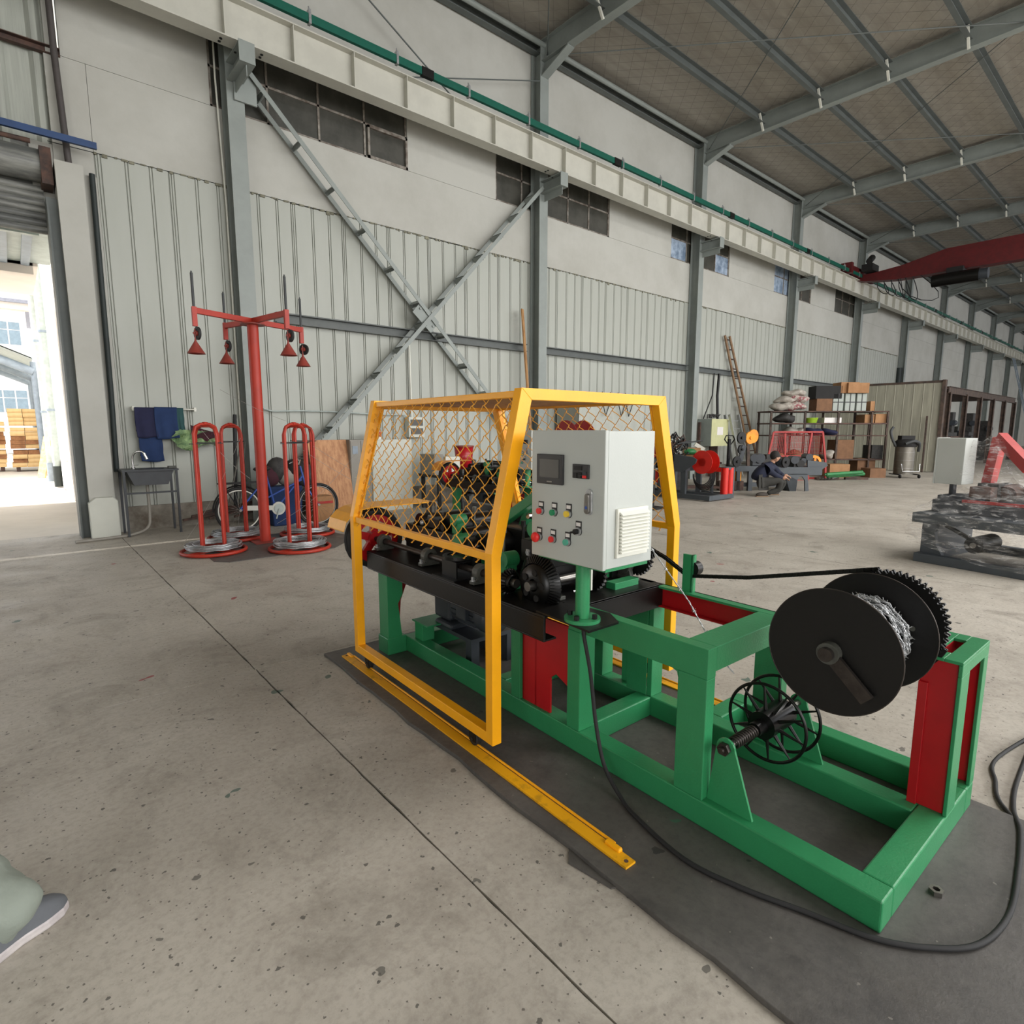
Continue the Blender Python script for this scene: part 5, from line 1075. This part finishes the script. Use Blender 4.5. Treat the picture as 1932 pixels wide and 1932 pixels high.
# ---- red mesh cage behind
D = 17.4; t = thing('safety_cage', 'red framed mesh cage standing in front of the storage rack', 'cage', (q(1508, 900, D).x, D, 0))
def P_(u, v, d=0): return q(u, v, D + d)
E = [((1460, 815), (1552, 815)), ((1460, 815), (1450, 858)), ((1552, 815), (1557, 868)), ((1450, 860), (1524, 861)), ((1532, 815), (1524, 861)), ((1481, 818), (1481, 905)), ((1557, 868), (1557, 902)), ((1524, 861), (1524, 906)), ((1480, 905), (1524, 908))]
for a, b in E: g = G(); g.beam(P_(*a), P_(*b), .05, .05, up=(0, 1, 0)); out('frame_tube', g, 'mesh_red', t)
g = G(); g.beam(P_(1524, 902, .5), P_(1557, 902, .5), .05, .05); g.beam(P_(1532, 815), P_(1552, 815, .8), .05, .05); out('frame_tube', g, 'mesh_red', t)
g = G()
for k in range(34):
    a = P_(1458 + k * 2.9, 817); b = P_(1452 + k * 3.05, 858); g.tube([a, b], .006, 3)
for k in range(15): z = a.z + (b.z - a.z) * k / 15; g.tube([(P_(1455, 830).x, D, z), (P_(1555, 830).x, D, z)], .006, 3)
out('wire_mesh', g, 'mesh_red', t, kind='stuff')
# ---- storage rack with goods
D = 19.0; t = thing('storage_rack', 'open steel rack full of cartons and sacks along the wall', 'rack', (q(1565, 890, D).x, D + .3, 0)); X0, X1 = q(1452, 800, D).x, q(1676, 800, D).x
lv = [q(1600, 866, D).z, q(1600, 821, D).z, q(1600, 798, D).z, q(1600, 775, D).z]
for z in lv: g = G(); g.box(X0, X1, D, D + 1.0, z - .04, z); out('shelf_board', g, 'rust', t)
for u in (1453, 1517, 1580, 1643, 1673):
    for y in (D, D + .95): g = G(); x = q(u, 800, D).x; g.box(x, x + .06, y, y + .05, 0, lv[3]); out('upright', g, 'rust_brown', t)
def crt(u0, v0, u1, v1, m, lab, cat='carton', dd=.1, dep=.5, lvl=None, name='carton', band=None):
    g = G(); a = q(u0, v1, D + dd); b = q(u1, v0, D + dd); z0 = a.z if lvl is None else lvl; g.box(a.x, b.x, D + dd, D + dd + dep, z0, b.z); o = single(name, g, m, lab, cat)
    return o, a, b
crt(1540, 752, 1571, 775, 'cardboard_dark', 'brown carton with flaps on the rack top, left of the strapped boxes', lvl=lv[3])
crt(1539, 728, 1590, 750, 'black_matte', 'black crate stacked on the brown carton on the rack top', 'crate', lvl=q(1540, 752, D).z, name='crate')
for i, (u0, u1) in enumerate(((1574, 1596), (1597, 1618), (1619, 1640))):
    t2 = thing('strapped_box', ['grey strapped box on the rack top, leftmost of three', 'grey strapped box on the rack top, middle of three', 'grey strapped box on the rack top, rightmost of three'][i], 'box', (q((u0 + u1) / 2, 770, D).x, D + .1, lv[3]), 'grey strapped boxes')
    g = G(); a = q(u0, 771, D); b = q(u1, 742, D); g.box(a.x, b.x, D + .1, D + .6, lv[3], b.z); out('box', g, 'box_grey_strap', t2, bev=.01)
    g = G(); 
    for f in (.5,): z = lv[3] + (b.z - lv[3]) * f; g.box(a.x - .005, b.x + .005, D + .092, D + .1, z - .015, z + .015); x = a.x + (b.x - a.x) * f; g.box(x - .012, x + .012, D + .09, D + .1, lv[3], b.z)
    out('strap', g, 'black', t2)
crt(1586, 721, 1622, 742, 'cardboard', 'wide brown carton on top of the grey strapped boxes', lvl=q(1586, 742, D).z + .01)
crt(1600, 722, 1641, 742, 'cardboard', 'brown carton on top of the strapped boxes, front one', dd=.0, lvl=q(1586, 742, D).z + .01)
crt(1642, 757, 1651, 770, 'cardboard', 'small brown carton at the right end of the rack top', lvl=lv[3])
crt(1631, 782, 1650, 796, 'cardboard', 'orange-brown carton on the upper shelf at right', lvl=lv[2])
crt(1651, 781, 1674, 796, 'cardboard', 'torn brown carton at the right end of the upper shelf', lvl=lv[2])
crt(1555, 788, 1588, 798, 'label_white', 'flat white box on the upper shelf next to the lime basin', 'box', lvl=lv[2], name='box')
crt(1575, 830, 1612, 852, 'cardboard_dark', 'big brown carton with white label on the lower shelf', lvl=lv[0])
crt(1617, 865, 1652, 885, 'cardboard_dark', 'brown carton with white label standing low right in the rack', lvl=0)
crt(1565, 876, 1604, 892, 'cardboard', 'flattened brown carton on the floor left of the green tubes', lvl=0, dd=-.6)
crt(1641, 884, 1672, 899, 'cardboard_dark', 'low brown carton on the floor at the rack end', lvl=0, dd=-.7)
crt(1645, 840, 1667, 850, 'dark_clutter', 'dark tool box on the lower shelf at right', 'box', lvl=lv[0], name='box')
g = G(); c = q(1540, 790, D); g.lathe([(.15, 0), (.2, .16), (.21, .17), (.19, .165), (.14, .01), (0, .01)], (c.x, D + .3, lv[2]), (0, 0, 1), 20); single('basin', g, 'lime', 'lime green basin on the upper shelf', 'basin')
random.seed(12)
def lump(u, v, w, h, m, lab, cat, grp=None, z=None, dd=.2, name='sack'):
    c = q(u, v, D + dd); W = w * D / 1088 / 2; H = h * D / 1088 / 2; g = G(); zc = (z + H) if z is not None else c.z
    g.sph((c.x, D + dd, zc), 1, 16, 10, (W, .3, H)); ph = random.random() * 9
    g.v = [(x + .04 * sin(zz * 23 + ph), y + .03 * sin(x * 19 + ph), zz + .05 * sin(x * 13 + ph) * .6) for x, y, zz in g.v]; return single(name, g, m, lab, cat, grp)
lump(1475, 765, 44, 16, 'sack', 'white sack lying flat at the left end of the rack top', 'sack', z=lv[3]); lump(1497, 763, 42, 17, 'sack_print', 'printed white sack at the bottom right of the sack pile', 'sack', z=lv[3]); lump(1480, 754, 40, 13, 'sack', 'white sack in the middle of the sack pile', 'sack', z=lv[3] + .24)
lump(1505, 750, 40, 15, 'sack_print', 'white sack with red print near the top of the pile', 'sack', z=lv[3] + .26); lump(1498, 741, 44, 13, 'sack', 'topmost white sack of the pile on the rack', 'sack', z=lv[3] + .46)
lump(1490, 814, 26, 15, 'locker_grey', 'grey plastic bundle on the middle shelf behind the red cage', 'bundle', z=lv[1], name='bundle'); lump(1507, 814, 16, 14, 'sack', 'white plastic bag on the middle shelf', 'bag', z=lv[1], name='bag')
lump(1533, 812, 34, 14, 'towel_navy', 'navy plastic bundle on the middle shelf, left one', 'bundle', z=lv[1], name='bundle'); lump(1562, 814, 30, 12, 'towel_navy', 'navy plastic bundle on the middle shelf, right one', 'bundle', z=lv[1], name='bundle'); lump(1480, 790, 40, 17, 'dark_clutter', 'dark heap of machine parts on the upper shelf', 'parts heap', z=lv[2], name='parts_heap')
lump(1500, 850, 30, 16, 'cardboard_dark', 'brown bundle on the lower shelf behind the red cage', 'bundle', z=lv[0], name='bundle'); lump(1468, 852, 26, 10, 'cardboard', 'pale brown bundle low on the shelf at left behind the red cage', 'bundle', z=lv[0], name='bundle'); lump(1562, 840, 22, 18, 'sack', 'pale wrapped bundle on the lower shelf right of the cage', 'bundle', z=lv[0], name='bundle')
# ---- green tubes and roller on the floor
D = 17.6
for i, (u0, v0, u1, v1) in enumerate(((1565, 900, 1640, 890), (1560, 903, 1641, 893), (1558, 901, 1638, 888))):
    a, b = q(u0, v0, D - .2 * i), q(u1, v1, D - .2 * i); g = G(); zz = .12 + .07 * (i == 2); g.cyl((a.x, D - .2 * i, zz), (b.x, D + .3 - .2 * i, zz + .05), .055, 12); g.cyl((a.x - .04, D - .2 * i, zz), (a.x, D - .2 * i, zz), .03, 10)
    single('tube', g, 'tube_green', ['green tube on the floor, rear one', 'green tube on the floor, front one', 'green tube lying across the other two'][i], 'tube', 'green tubes by the rack')
g = G(); a = q(1546, 902, D); g.box(a.x - .1, a.x + .6, D, D + .1, 0, .07); g.box(a.x + .8, a.x + 1.5, D, D + .1, 0, .07); single('timber_bearer', g, 'rust', 'short dark bearers under the green tubes', 'bearer')
g = G()
for k in range(5): g.cyl((a.x - .15 + .1 * k, D - .2, .06), (a.x + .1 + .1 * k, D - .05, .08), .045, 10)
single('machine_part', g, 'steel', 'shiny turned steel parts at the near end of the green tubes', 'machine part')
# ---- industrial vacuum cleaner
D = 18.4; c = q(1703, 895, D); t = thing('vacuum_cleaner', 'industrial vacuum cleaner with steel drum and black head by the partition', 'vacuum cleaner', (c.x, D, 0))
g = G(); g.cyl((c.x, D, .12), (c.x, D, .98), .27, 28); out('drum', g, 'vac_steel', t); 
for z in (.3, .55, .8): g = G(); g.ring((c.x, D, z), (c.x, D, z + .02), .275, .27, 28); out('drum_band', g, 'steel', t)
g = G(); g.lathe([(.3, 0), (.32, .06), (.3, .16), (.2, .24), (.0, .25)], (c.x, D, .98), (0, 0, 1), 24); g.box(c.x - .2, c.x + .22, D - .1, D + .1, 1.2, 1.33); out('head', g, 'black_matte', t)
g = G(); g.tube(spline([(c.x - .3, D, 1.0), (c.x - .42, D, 1.2), (c.x - .5, D, 1.45), (c.x - .43, D, 1.6)]), .04, 8); g.tube(spline([(c.x - .2, D - .3, 1.08), (c.x, D - .36, 1.16), (c.x + .22, D - .3, 1.1), (c.x + .36, D - .1, .85)]), .045, 8); out('hose', g, 'stand_dark', t)
g = G(); g.tube([(c.x - .28, D - .3, .45), (c.x - .26, D - .36, .22), (c.x + .26, D - .36, .22), (c.x + .3, D - .3, .45)], .018, 8); out('trolley_bar', g, 'chrome', t)
for dx in (-.3, .3): g = G(); g.cyl((c.x + dx, D - .3, .06), (c.x + dx + .03, D - .3, .06), .06, 12); g.box(c.x + dx - .02, c.x + dx + .02, D - .3, D + .2, .1, .13); out('castor', g, 'rubber', t)
# ---- partition wall and steel mezzanine frame
FR[0] = WF
t = thing('partition_panel', 'large beige ribbed partition panel with rusty steel edge behind the vacuum', 'partition', (24, 7, 0))
for k in range(14):
    y = 10.0 - .3 * k; g = G(); g.prism([(24.9, y), (24.91, y - .02), (24.91, y - .28), (24.9, y - .3), (25.0, y - .3), (25.0, y)], 'z', .02, 3.16); out('panel_strip', g, 'partition', t)
g = G(); g.box(24.85, 25.05, 5.75, 5.85, 0, 3.25); g.box(24.9, 25.02, 5.8, 10, 3.16, 3.24); out('edge_frame', g, 'rust_brown', t)
g = G(); g.box(24.7, 24.76, 6.15, 6.2, 0, 2.0); out('post', g, 'rust_brown', t)
t = thing('mezzanine_frame', 'rusty brown steel platform frame behind the partition', 'steel frame', (32, 7.5, 0))
g = G(); g.box(26.4, 38.8, 6.0, 10.0, 3.02, 3.06); out('deck', g, 'rust', t)
g = G(); g.hbeam((26.4, 6.0, 2.98), (38.8, 6.0, 2.98), .1, .26, .02); out('edge_beam', g, 'rust_brown', t); g = G(); g.hbeam((26.5, 6.0, 2.98), (26.5, 10.0, 2.98), .1, .26, .02); out('edge_beam', g, 'rust_brown', t)
for k in range(6): g = G(); x = 26.5 + 2.44 * k; g.hbeam((x, 6.0, 0), (x, 6.0, 2.9), .16, .16, .02, up=(0, 1, 0)); out('post', g, 'rust_brown', t)
random.seed(31); ordn = ['first', 'second', 'third', 'fourth', 'fifth', 'sixth', 'seventh', 'last']
for k in range(8):
    x = 27.3 + 1.75 * k; y = 6.9 + .9 * (k % 2); h = random.uniform(1.6, 2.3); t = thing('machine_tool', 'dark machine tool under the rusty platform, ' + ordn[k] + ' from the partition', 'machine', (x, y, 0), 'machine tools under the platform')
    g = G(); g.box(x - .7, x + .7, y - .3, y + .3, 0, h * .55); out('base', g, random.choice(['dark_clutter', 'motor_grey', 'rust']), t, bev=.03)
    g = G(); g.box(x - .7, x + .7, y - .2, y + .2, h * .55, h * .62); out('table', g, 'dark_clutter', t)
    g = G(); g.box(x - .2, x + .2, y - .2, y + .2, h * .62, h); out('column', g, random.choice(['dark_clutter', 'cast_grey']), t, bev=.02)
    g = G(); g.cyl((x - .3, y - .2, h * .8), (x + .1, y - .2, h * .8), .12, 12); out('spindle_head', g, 'motor_grey', t)
    g = G(); g.cyl((x + .45, y - .32, h * .4), (x + .45, y - .36, h * .4), .12, 14); out('hand_wheel', g, 'steel', t)
for i, (x, dx) in enumerate(((60.5, 1.6), (63.5, -1.8))):
    t = thing('tall_ladder', ['grey tall ladder at the far right, leaning left', 'grey tall ladder at the far right, leaning right and crossing the first'][i], 'ladder', (x, 8.5, 0), 'crossed ladders')
    for s in (0, .7): g = G(); g.beam((x + s + dx, 8.2, 0), (x + s - dx, 9.6, 7.2), .06, .06, up=(0, 1, 0)); out('rail', g, 'ext_steel', t)
    for k in range(16): f = (k + .5) / 16; g = G(); g.cyl((x + dx - 2 * dx * f, 8.2 + 1.4 * f, 7.2 * f), (x + .55 + dx - 2 * dx * f, 8.2 + 1.4 * f, 7.2 * f), .025, 6); out('rung', g, 'ext_steel', t)
# ---- overhead crane
t = thing('overhead_crane', 'dark red bridge crane girder spanning the hall under the roof', 'crane', (27, 9.5, 7.6))
g = G(); g.prism([(9.6, 7.55), (9.0, 7.45), (8.2, 7.35), (-12.8, 7.2), (-12.8, 8.15), (6.6, 8.15), (8.0, 7.85), (9.0, 7.75), (9.6, 7.75)], 'x', 26.8, 27.25); out('girder', g, 'crane_red', t)
g = G(); g.box(25.6, 28.2, 9.4, 9.7, 7.62, 7.95); g.box(25.4, 25.6, 9.3, 9.7, 7.6, 8.0); out('end_carriage', g, 'crane_red', t)
for x in (25.9, 27.9): g = G(); g.cyl((x, 9.45, 7.72), (x, 9.7, 7.72), .13, 16); out('wheel', g, 'black', t)
g = G(); g.box(26.4, 27.1, 8.9, 9.3, 7.8, 8.05); g.cyl((26.3, 9.0, 8.1), (26.6, 9.0, 8.3), .12, 10); out('drive_motor', g, 'black_matte', t)
h = thing('hoist', 'black electric hoist hanging from the red crane girder', 'hoist', (26.9, 6.2, 6.9))
g = G(); g.cyl((26.6, 5.5, 7.0), (26.6, 6.9, 7.0), .22, 18); out('drum', g, 'black_gloss', h)
g = G(); g.box(26.6, 27.3, 6.0, 6.5, 7.15, 7.4); out('trolley', g, 'black_matte', h); g = G(); g.cyl((26.6, 5.25, 7.0), (26.6, 5.5, 7.0), .18, 16); out('motor', g, 'motor_grey', h)
g = G()
for k in range(6): y0 = 8.6 - .25 * k; g.tube([(26.8, y0 - .22 * sin(j * .6) * (1 if k < 5 else 3), 7.35 - .5 * sin(pi * j / 8) * (1 + .2 * k)) for j in range(9)], .015, 4)
out('festoon_cable', g, 'rubber', t, kind='stuff')

# ================================================================== WRAPPED MACHINE ON THE RIGHT
FR[0] = Matrix.Translation((7.80, 1.95, 0)) @ Matrix.Rotation(R(-101), 4, 'Z')
t = thing('wrapped_machine', 'dark machine shrouded in clear plastic film with a wrapped white cabinet, at the right edge', 'machine', (.6, .6, 0))
g = G()
for b_ in ((0, 1.2, 0, .09), (0, 1.2, 1.3, 1.4), (0, .1, .09, 1.3), (1.1, 1.2, .09, 1.3)): g.box(*b_, 0, .10)
out('base_frame', g, 'machine_grey', t, bev=.005)
for x in (.02, .98):
    g = G(); g.prism([(x, .1), (x + .22, .1), (x + .16, .2), (x + .13, .35), (x + .16, .45), (x, .45)], 'y', .10, .16); g.box(x, x + .06, .16, 1.2, .1, .45); out('leg', g, 'machine_grey', t)
g = G(); g.box(-.06, 1.25, .02, 1.35, .45, .56); out('bed', g, 'machine_grey', t, bev=.005)
g = G(); g.box(-.02, .9, .35, 1.3, .56, .70); g.box(.05, .5, .3, .7, .70, .76); out('housing', g, 'motor_grey', t, bev=.01)
g = G(); g.cyl((.55, .06, .27), (.55, .5, .27), .09, 22); mo = out('motor', g, 'black', t); g = G(); g.cyl((.55, .04, .27), (.55, .06, .27), .03, 12); out('motor_shaft', g, 'steel', mo)
g = G(); g.beam((.25, .12, .44), (.48, .12, .33), .05, .03); out('belt', g, 'rubber', t)
random.seed(17)
for k in range(16):
    x, y = random.uniform(.35, 1.2), random.uniform(.4, 1.1); g = G(); zz = .70
    if k % 2: g.cyl((x, y - .1, zz + .08), (x, y + .15, zz + .1), random.uniform(.05, .1), 16)
    else: g.box(x - .1, x + .1, y - .08, y + .08, zz, random.uniform(.8, 1.0))
    out('gear', g, random.choice(['black', 'dark_clutter', 'rust']), t, bev=.004)
g = G(); g.beam((.30, .85, .7), (.40, .8, 1.42), .09, .16, up=(0, 1, 0)); out('guard_frame', g, 'mesh_red', t)
g = G(); g.beam((.40, .8, 1.42), (.8, .5, 1.1), .09, .12); out('guard_frame', g, 'mesh_red', t)
g = G(); g.box(.32, 1.25, .25, .30, .70, .73); out('guard_rail', g, 'mesh_red', t)
g = G(); g.box(-.06, .22, .44, .72, .88, 1.41); cb = out('control_cabinet', g, 'white_paint', t, bev=.005)
g = G(); g.box(-.075, -.06, .435, .725, .875, 1.415); out('cabinet_door', g, 'white_paint', cb, bev=.003)
g = G(); g.cyl((.08, .58, .70), (.08, .58, .88), .035, 14); out('cabinet_post', g, 'motor_grey', t)
g = G()
def f1(u, v):
    x = -.09 + 1.45 * u; y = -.02 - .10 * (1 - v) * u; z = .08 + .5 * v
    z += (1 - v) * .30 * max(0, .55 - u) ; return (x + .012 * sin(v * 17), y + .018 * sin(u * 23 + v * 13) + .008 * sin(u * 61 - v * 40), z)
g.grid(f1, 60, 24); g.grid(lambda u, v: (-.09 + 1.45 * u, -.02 + 1.4 * v, .575 + .17 * min(1, v * 5) * min(1, (u + .05) * 6) + .015 * sin(u * 31 + v * 17) + .01 * sin(u * 70 - v * 55)), 60, 30)
out('film_lower', g, 'film', t)
g = G()
def f2(u, v):
    pk = .95 + .55 * math.exp(-((u - .2) / .16) ** 2) + .3 * math.exp(-((u - .0) / .08) ** 2); z = .76 + (pk - .76) * v
    return (.2 + 1.1 * u + .02 * sin(v * 19), .22 + .45 * v * (1 - .1 * v) + .02 * sin(u * 19 + v * 11) + .012 * sin(u * 47 + v * 29), z)
g.grid(f2, 50, 30); out('film_upper', g, 'film', t)
g = G(); g.grid(lambda u, v: (-.085 - .004 * sin(u * 14 + v * 9), .42 + .32 * u, .86 + .57 * v), 14, 14); g.grid(lambda u, v: (-.08 + .32 * u, .428 - .005 * sin(v * 9), .86 + .57 * v), 10, 10); out('cabinet_film', g, 'film_clear', cb)
FR[0] = WF
# ---- foot of a person at the lower left corner
t = thing('person', 'leg in grey-green trousers and a white soled shoe at the lower left corner', 'person', (-.2, 2.25, 0))
pth = [(-.30, 2.12, .12), (-.26, 2.18, .2), (-.34, 2.25, .55), (-.40, 2.3, 1.0)]
skin('trouser_leg', [(-.075, 2.085, .08), (-.15, 2.10, .11), (-.27, 2.25, .2), (-.36, 2.3, .55), (-.44, 2.33, .98), (-.48, 2.33, 1.1), (-.62, 2.42, 1.0), (-.66, 2.5, .5), (-.7, 2.55, .1)], [(0, 1), (1, 2), (2, 3), (3, 4), (4, 5), (5, 6), (6, 7), (7, 8)], [(.06, .075), .1, .105, .1, .12, .16, .12, .09, .08], 'trouser_grey', t)
g = G(); ax = V((.78, -.6, 0)) if 0 else V((.62, -.22, 0)).normalized()
def shoe(c, dirv, L=.29):
    d = V(dirv).normalized(); n = V((-d.y, d.x, 0)); c = V(c)
    out_ = [(0, .03), (.02, .036), (.25, .036), (.5, .033), (.72, .045), (.88, .042), (.97, .025), (1, .0)]
    P = [(c + d * L * (s - .5) + n * w) for s, w in out_] + [(c + d * L * (s - .5) - n * w) for s, w in out_[::-1][1:]]
    g = G(); g.prism([(p.x, p.y) for p in P], 'z', .0, .032); s_ = out('sole', g, 'shoe_white', t, bev=.008)
    g = G(); m = len(P)
    def up(u, v):
        k = u * m; i = int(k) % m; j = (i + 1) % m; p = P[i].lerp(P[j], k - int(k)); s = ((p - c).dot(d)) / L + .5; h = .035 + .075 * (1 - s) ** .8 * 1.1
        q_ = c + d * ((p - c).dot(d)) * (1 - .25 * v * v); lat = (p - c).dot(n) * math.sqrt(max(0, 1 - v * v)) * .95; r = q_ + n * lat; return (r.x, r.y, .03 + h * v)
    g.grid(up, 40, 8); out('upper', g, 'shoe_fabric', t)
tl = t.children[-1]; tx = bpy.data.textures.new('folds', 'CLOUDS'); tx.noise_scale = .09; dm = tl.modifiers.new('folds', 'DISPLACE'); dm.texture = tx; dm.strength = .045
shoe((-.13, 2.10, 0), (.55, .35, 0)); shoe((-.66, 2.62, 0), (.6, .2, 0))

# ================================================================== OUTDOORS THROUGH THE DOOR
t = thing('neighbour_building', 'white factory wall with drain pipes running away outside the door', 'building', (1.6, 20, 0))
g = G(); g.box(1.0, 1.8, 12, 33, 0, 9); out('wall', g, 'ext_white', t)
for y in (12.2, 15.5, 18.6, 24.0): g = G(); g.box(.88, 1.0, y, y + .5, 0, 9); out('pilaster', g, 'ext_white', t)
for y in (16.6, 20.5): g = G(); g.box(.97, 1.0, y, y + 1.6, 4.6, 6.2); out('window', g, 'ext_beige', t)
g = G(); g.box(.9, 1.0, 12, 33, 0, .7); out('plinth', g, 'ext_beige', t)
for (y, x, r) in ((19.6, .82, .08), (21.8, .74, .06)):
    g = G(); g.cyl((x, y, .5), (x, y, 8.5), r, 12); p = out('drain_pipe', g, 'ext_pipe', t)
    for z in (2.0, 4.0, 6.0): g = G(); g.cyl((x, y, z), (x, y, z + .06), r * 1.25, 12); out('collar', g, 'ext_steel', p)
    g = G(); g.cyl((x, y, 0), (x, y, .55), r * 1.3, 12); out('pipe_foot', g, 'drain_dark' if r > .07 else 'ext_steel', p)
t = thing('canopy_beam', 'concrete lintel slab and grey ribbed canopy just outside the door', 'canopy', (-2, 17, 4.5))
g = G(); g.box(-6, .62, 14.0, 17.0, 4.45, 4.6); g.box(-6, .55, 14, 14.2, 4.3, 5.4); out('slab', g, 'ext_beige', t)
for k in range(10): g = G(); x = .5 - .3 * k; g.box(x - .12, x, 11.2, 14.0, 4.42 + .02, 4.5); out('canopy_rib', g, 'ext_steel', t)
g = G(); g.box(-6, .8, 10.5, 14.0, 4.5, 4.52); g.box(-6, .55, 11.2, 11.3, 4.3, 4.5); out('canopy_sheet', g, 'ext_pipe', t)  # sheet carried up to the wall to keep sun off the hall floor
t = thing('office_building', 'distant white building with blue windows and a tiled roof outside', 'building', (-5, 52, 0))
g = G(); g.box(-25, 1.3, 50, 60, 0, 9.6); out('wall', g, 'ext_white', t)
g = G(); g.prism([(49.2, 9.5), (49.2, 9.7), (55, 12.2), (61, 9.7), (61, 9.5)], 'x', -25, 2.0); out('roof', g, 'roof_tile', t)
g = G(); g.box(-25, 1.6, 49.4, 50, 9.1, 9.5); out('cornice', g, 'ext_beige', t)
for x in (-8, -4.4, -.9):
    for z in (6.9, 2.6):
        g = G(); g.box(x, x + 1.9, 49.93, 50, z, z + 1.5); w_ = out('window', g, 'ext_white', t)
        for i in range(3):
            for (a, b) in ((.05, .95), (1.0, 1.45)): g = G(); g.box(x + .05 + .62 * i, x + .6 + .62 * i, 49.9, 49.93, z + a, z + b); out('pane', g, 'ext_glass', w_)
t = thing('arched_canopy', 'grey steel arch beams of a yard canopy outside the door', 'canopy', (-3, 30, 0))
for y in (27, 30, 33):
    g = G(); g.tube([(-9 + 9.75 * k / 14, y, 3.55 + 1.5 * sin(pi * (k + 1) / 15)) for k in range(15)], .16, 6); out('arch_beam', g, 'ext_steel', t)
    g = G(); g.cyl((.76, y, 0), (.76, y, 3.9), .09, 8); g.cyl((-9, y, 0), (-9, y, 3.9), .09, 8); out('post', g, 'ext_steel', t)
g = G(); g.grid(lambda u, v: (-9 + 9.75 * u, 26.5 + 7 * v, 3.95 + 1.5 * sin(pi * (14 * u + 1) / 15)), 20, 2); g.grid(lambda u, v: (-9 + 9.75 * u, 26.5 + 7 * v, 3.99 + 1.5 * sin(pi * (14 * u + 1) / 15)), 20, 2); out('canopy_sheet', g, 'ext_pipe', t)
def stack(x0, y0, w, rows, lab, seed):
    random.seed(seed); t = thing('timber_stack', lab, 'timber stack', (x0 + w / 2, y0, 0)); z = .15; pg = []
    for m in ('wood_pale', 'wood_brown'):
        g = G(); g.box(0, .36, 0, 1.0, 0, .15); pg.append(out('plank', g, m, t)); pg[-1].location = (-w / 2, 0, .15)
    g = G(); g.box(x0, x0 + .12, y0, y0 + 1, 0, .13); g.box(x0 + w - .12, x0 + w, y0, y0 + 1, 0, .13); out('bearer', g, 'rust', t)
    offp = OFF[t.name]
    for r in range(rows):
        n = max(2, round(w / .37)); sh = random.uniform(-.08, .08) if r % 4 == 0 else random.uniform(-.03, .03)
        if r % 5 == 4: z += .06
        for k in range(n):
            src = pg[1] if (r // 4 + (0 if random.random() < .8 else 1)) % 3 == 1 else pg[0]
            c = src.copy(); COL.objects.link(c); c.parent = t; c.location = V((x0 + w * k / n + sh, y0 + random.uniform(-.04, .04), z)) + V((0, 0, 0)); c.scale = (w / n / .37, 1, 1)
            c.location = c.location - offp + offp  # local copies share the mesh
        z += .155
    # mesh is stored relative to the stack origin: shift copies
    for c in t.children:
        if c.name.startswith('plank') and c not in pg: c.location = V(c.location) - V((0, 0, 0))
    for p in pg: bpy.data.objects.remove(p)
stack(-.02, 28, .85, 13, 'tall stack of pale timber outside the door, right one', 4); stack(-1.2, 28.5, .85, 10, 'lower stack of brown timber outside the door, left one', 8)
g = G(); g.beam((.55, 23.2, .02), (.82, 23.4, 1.3), .3, .04); single('timber_plank', g, 'wood_pale', 'pale plank leaning on the white wall outside the door', 'plank')
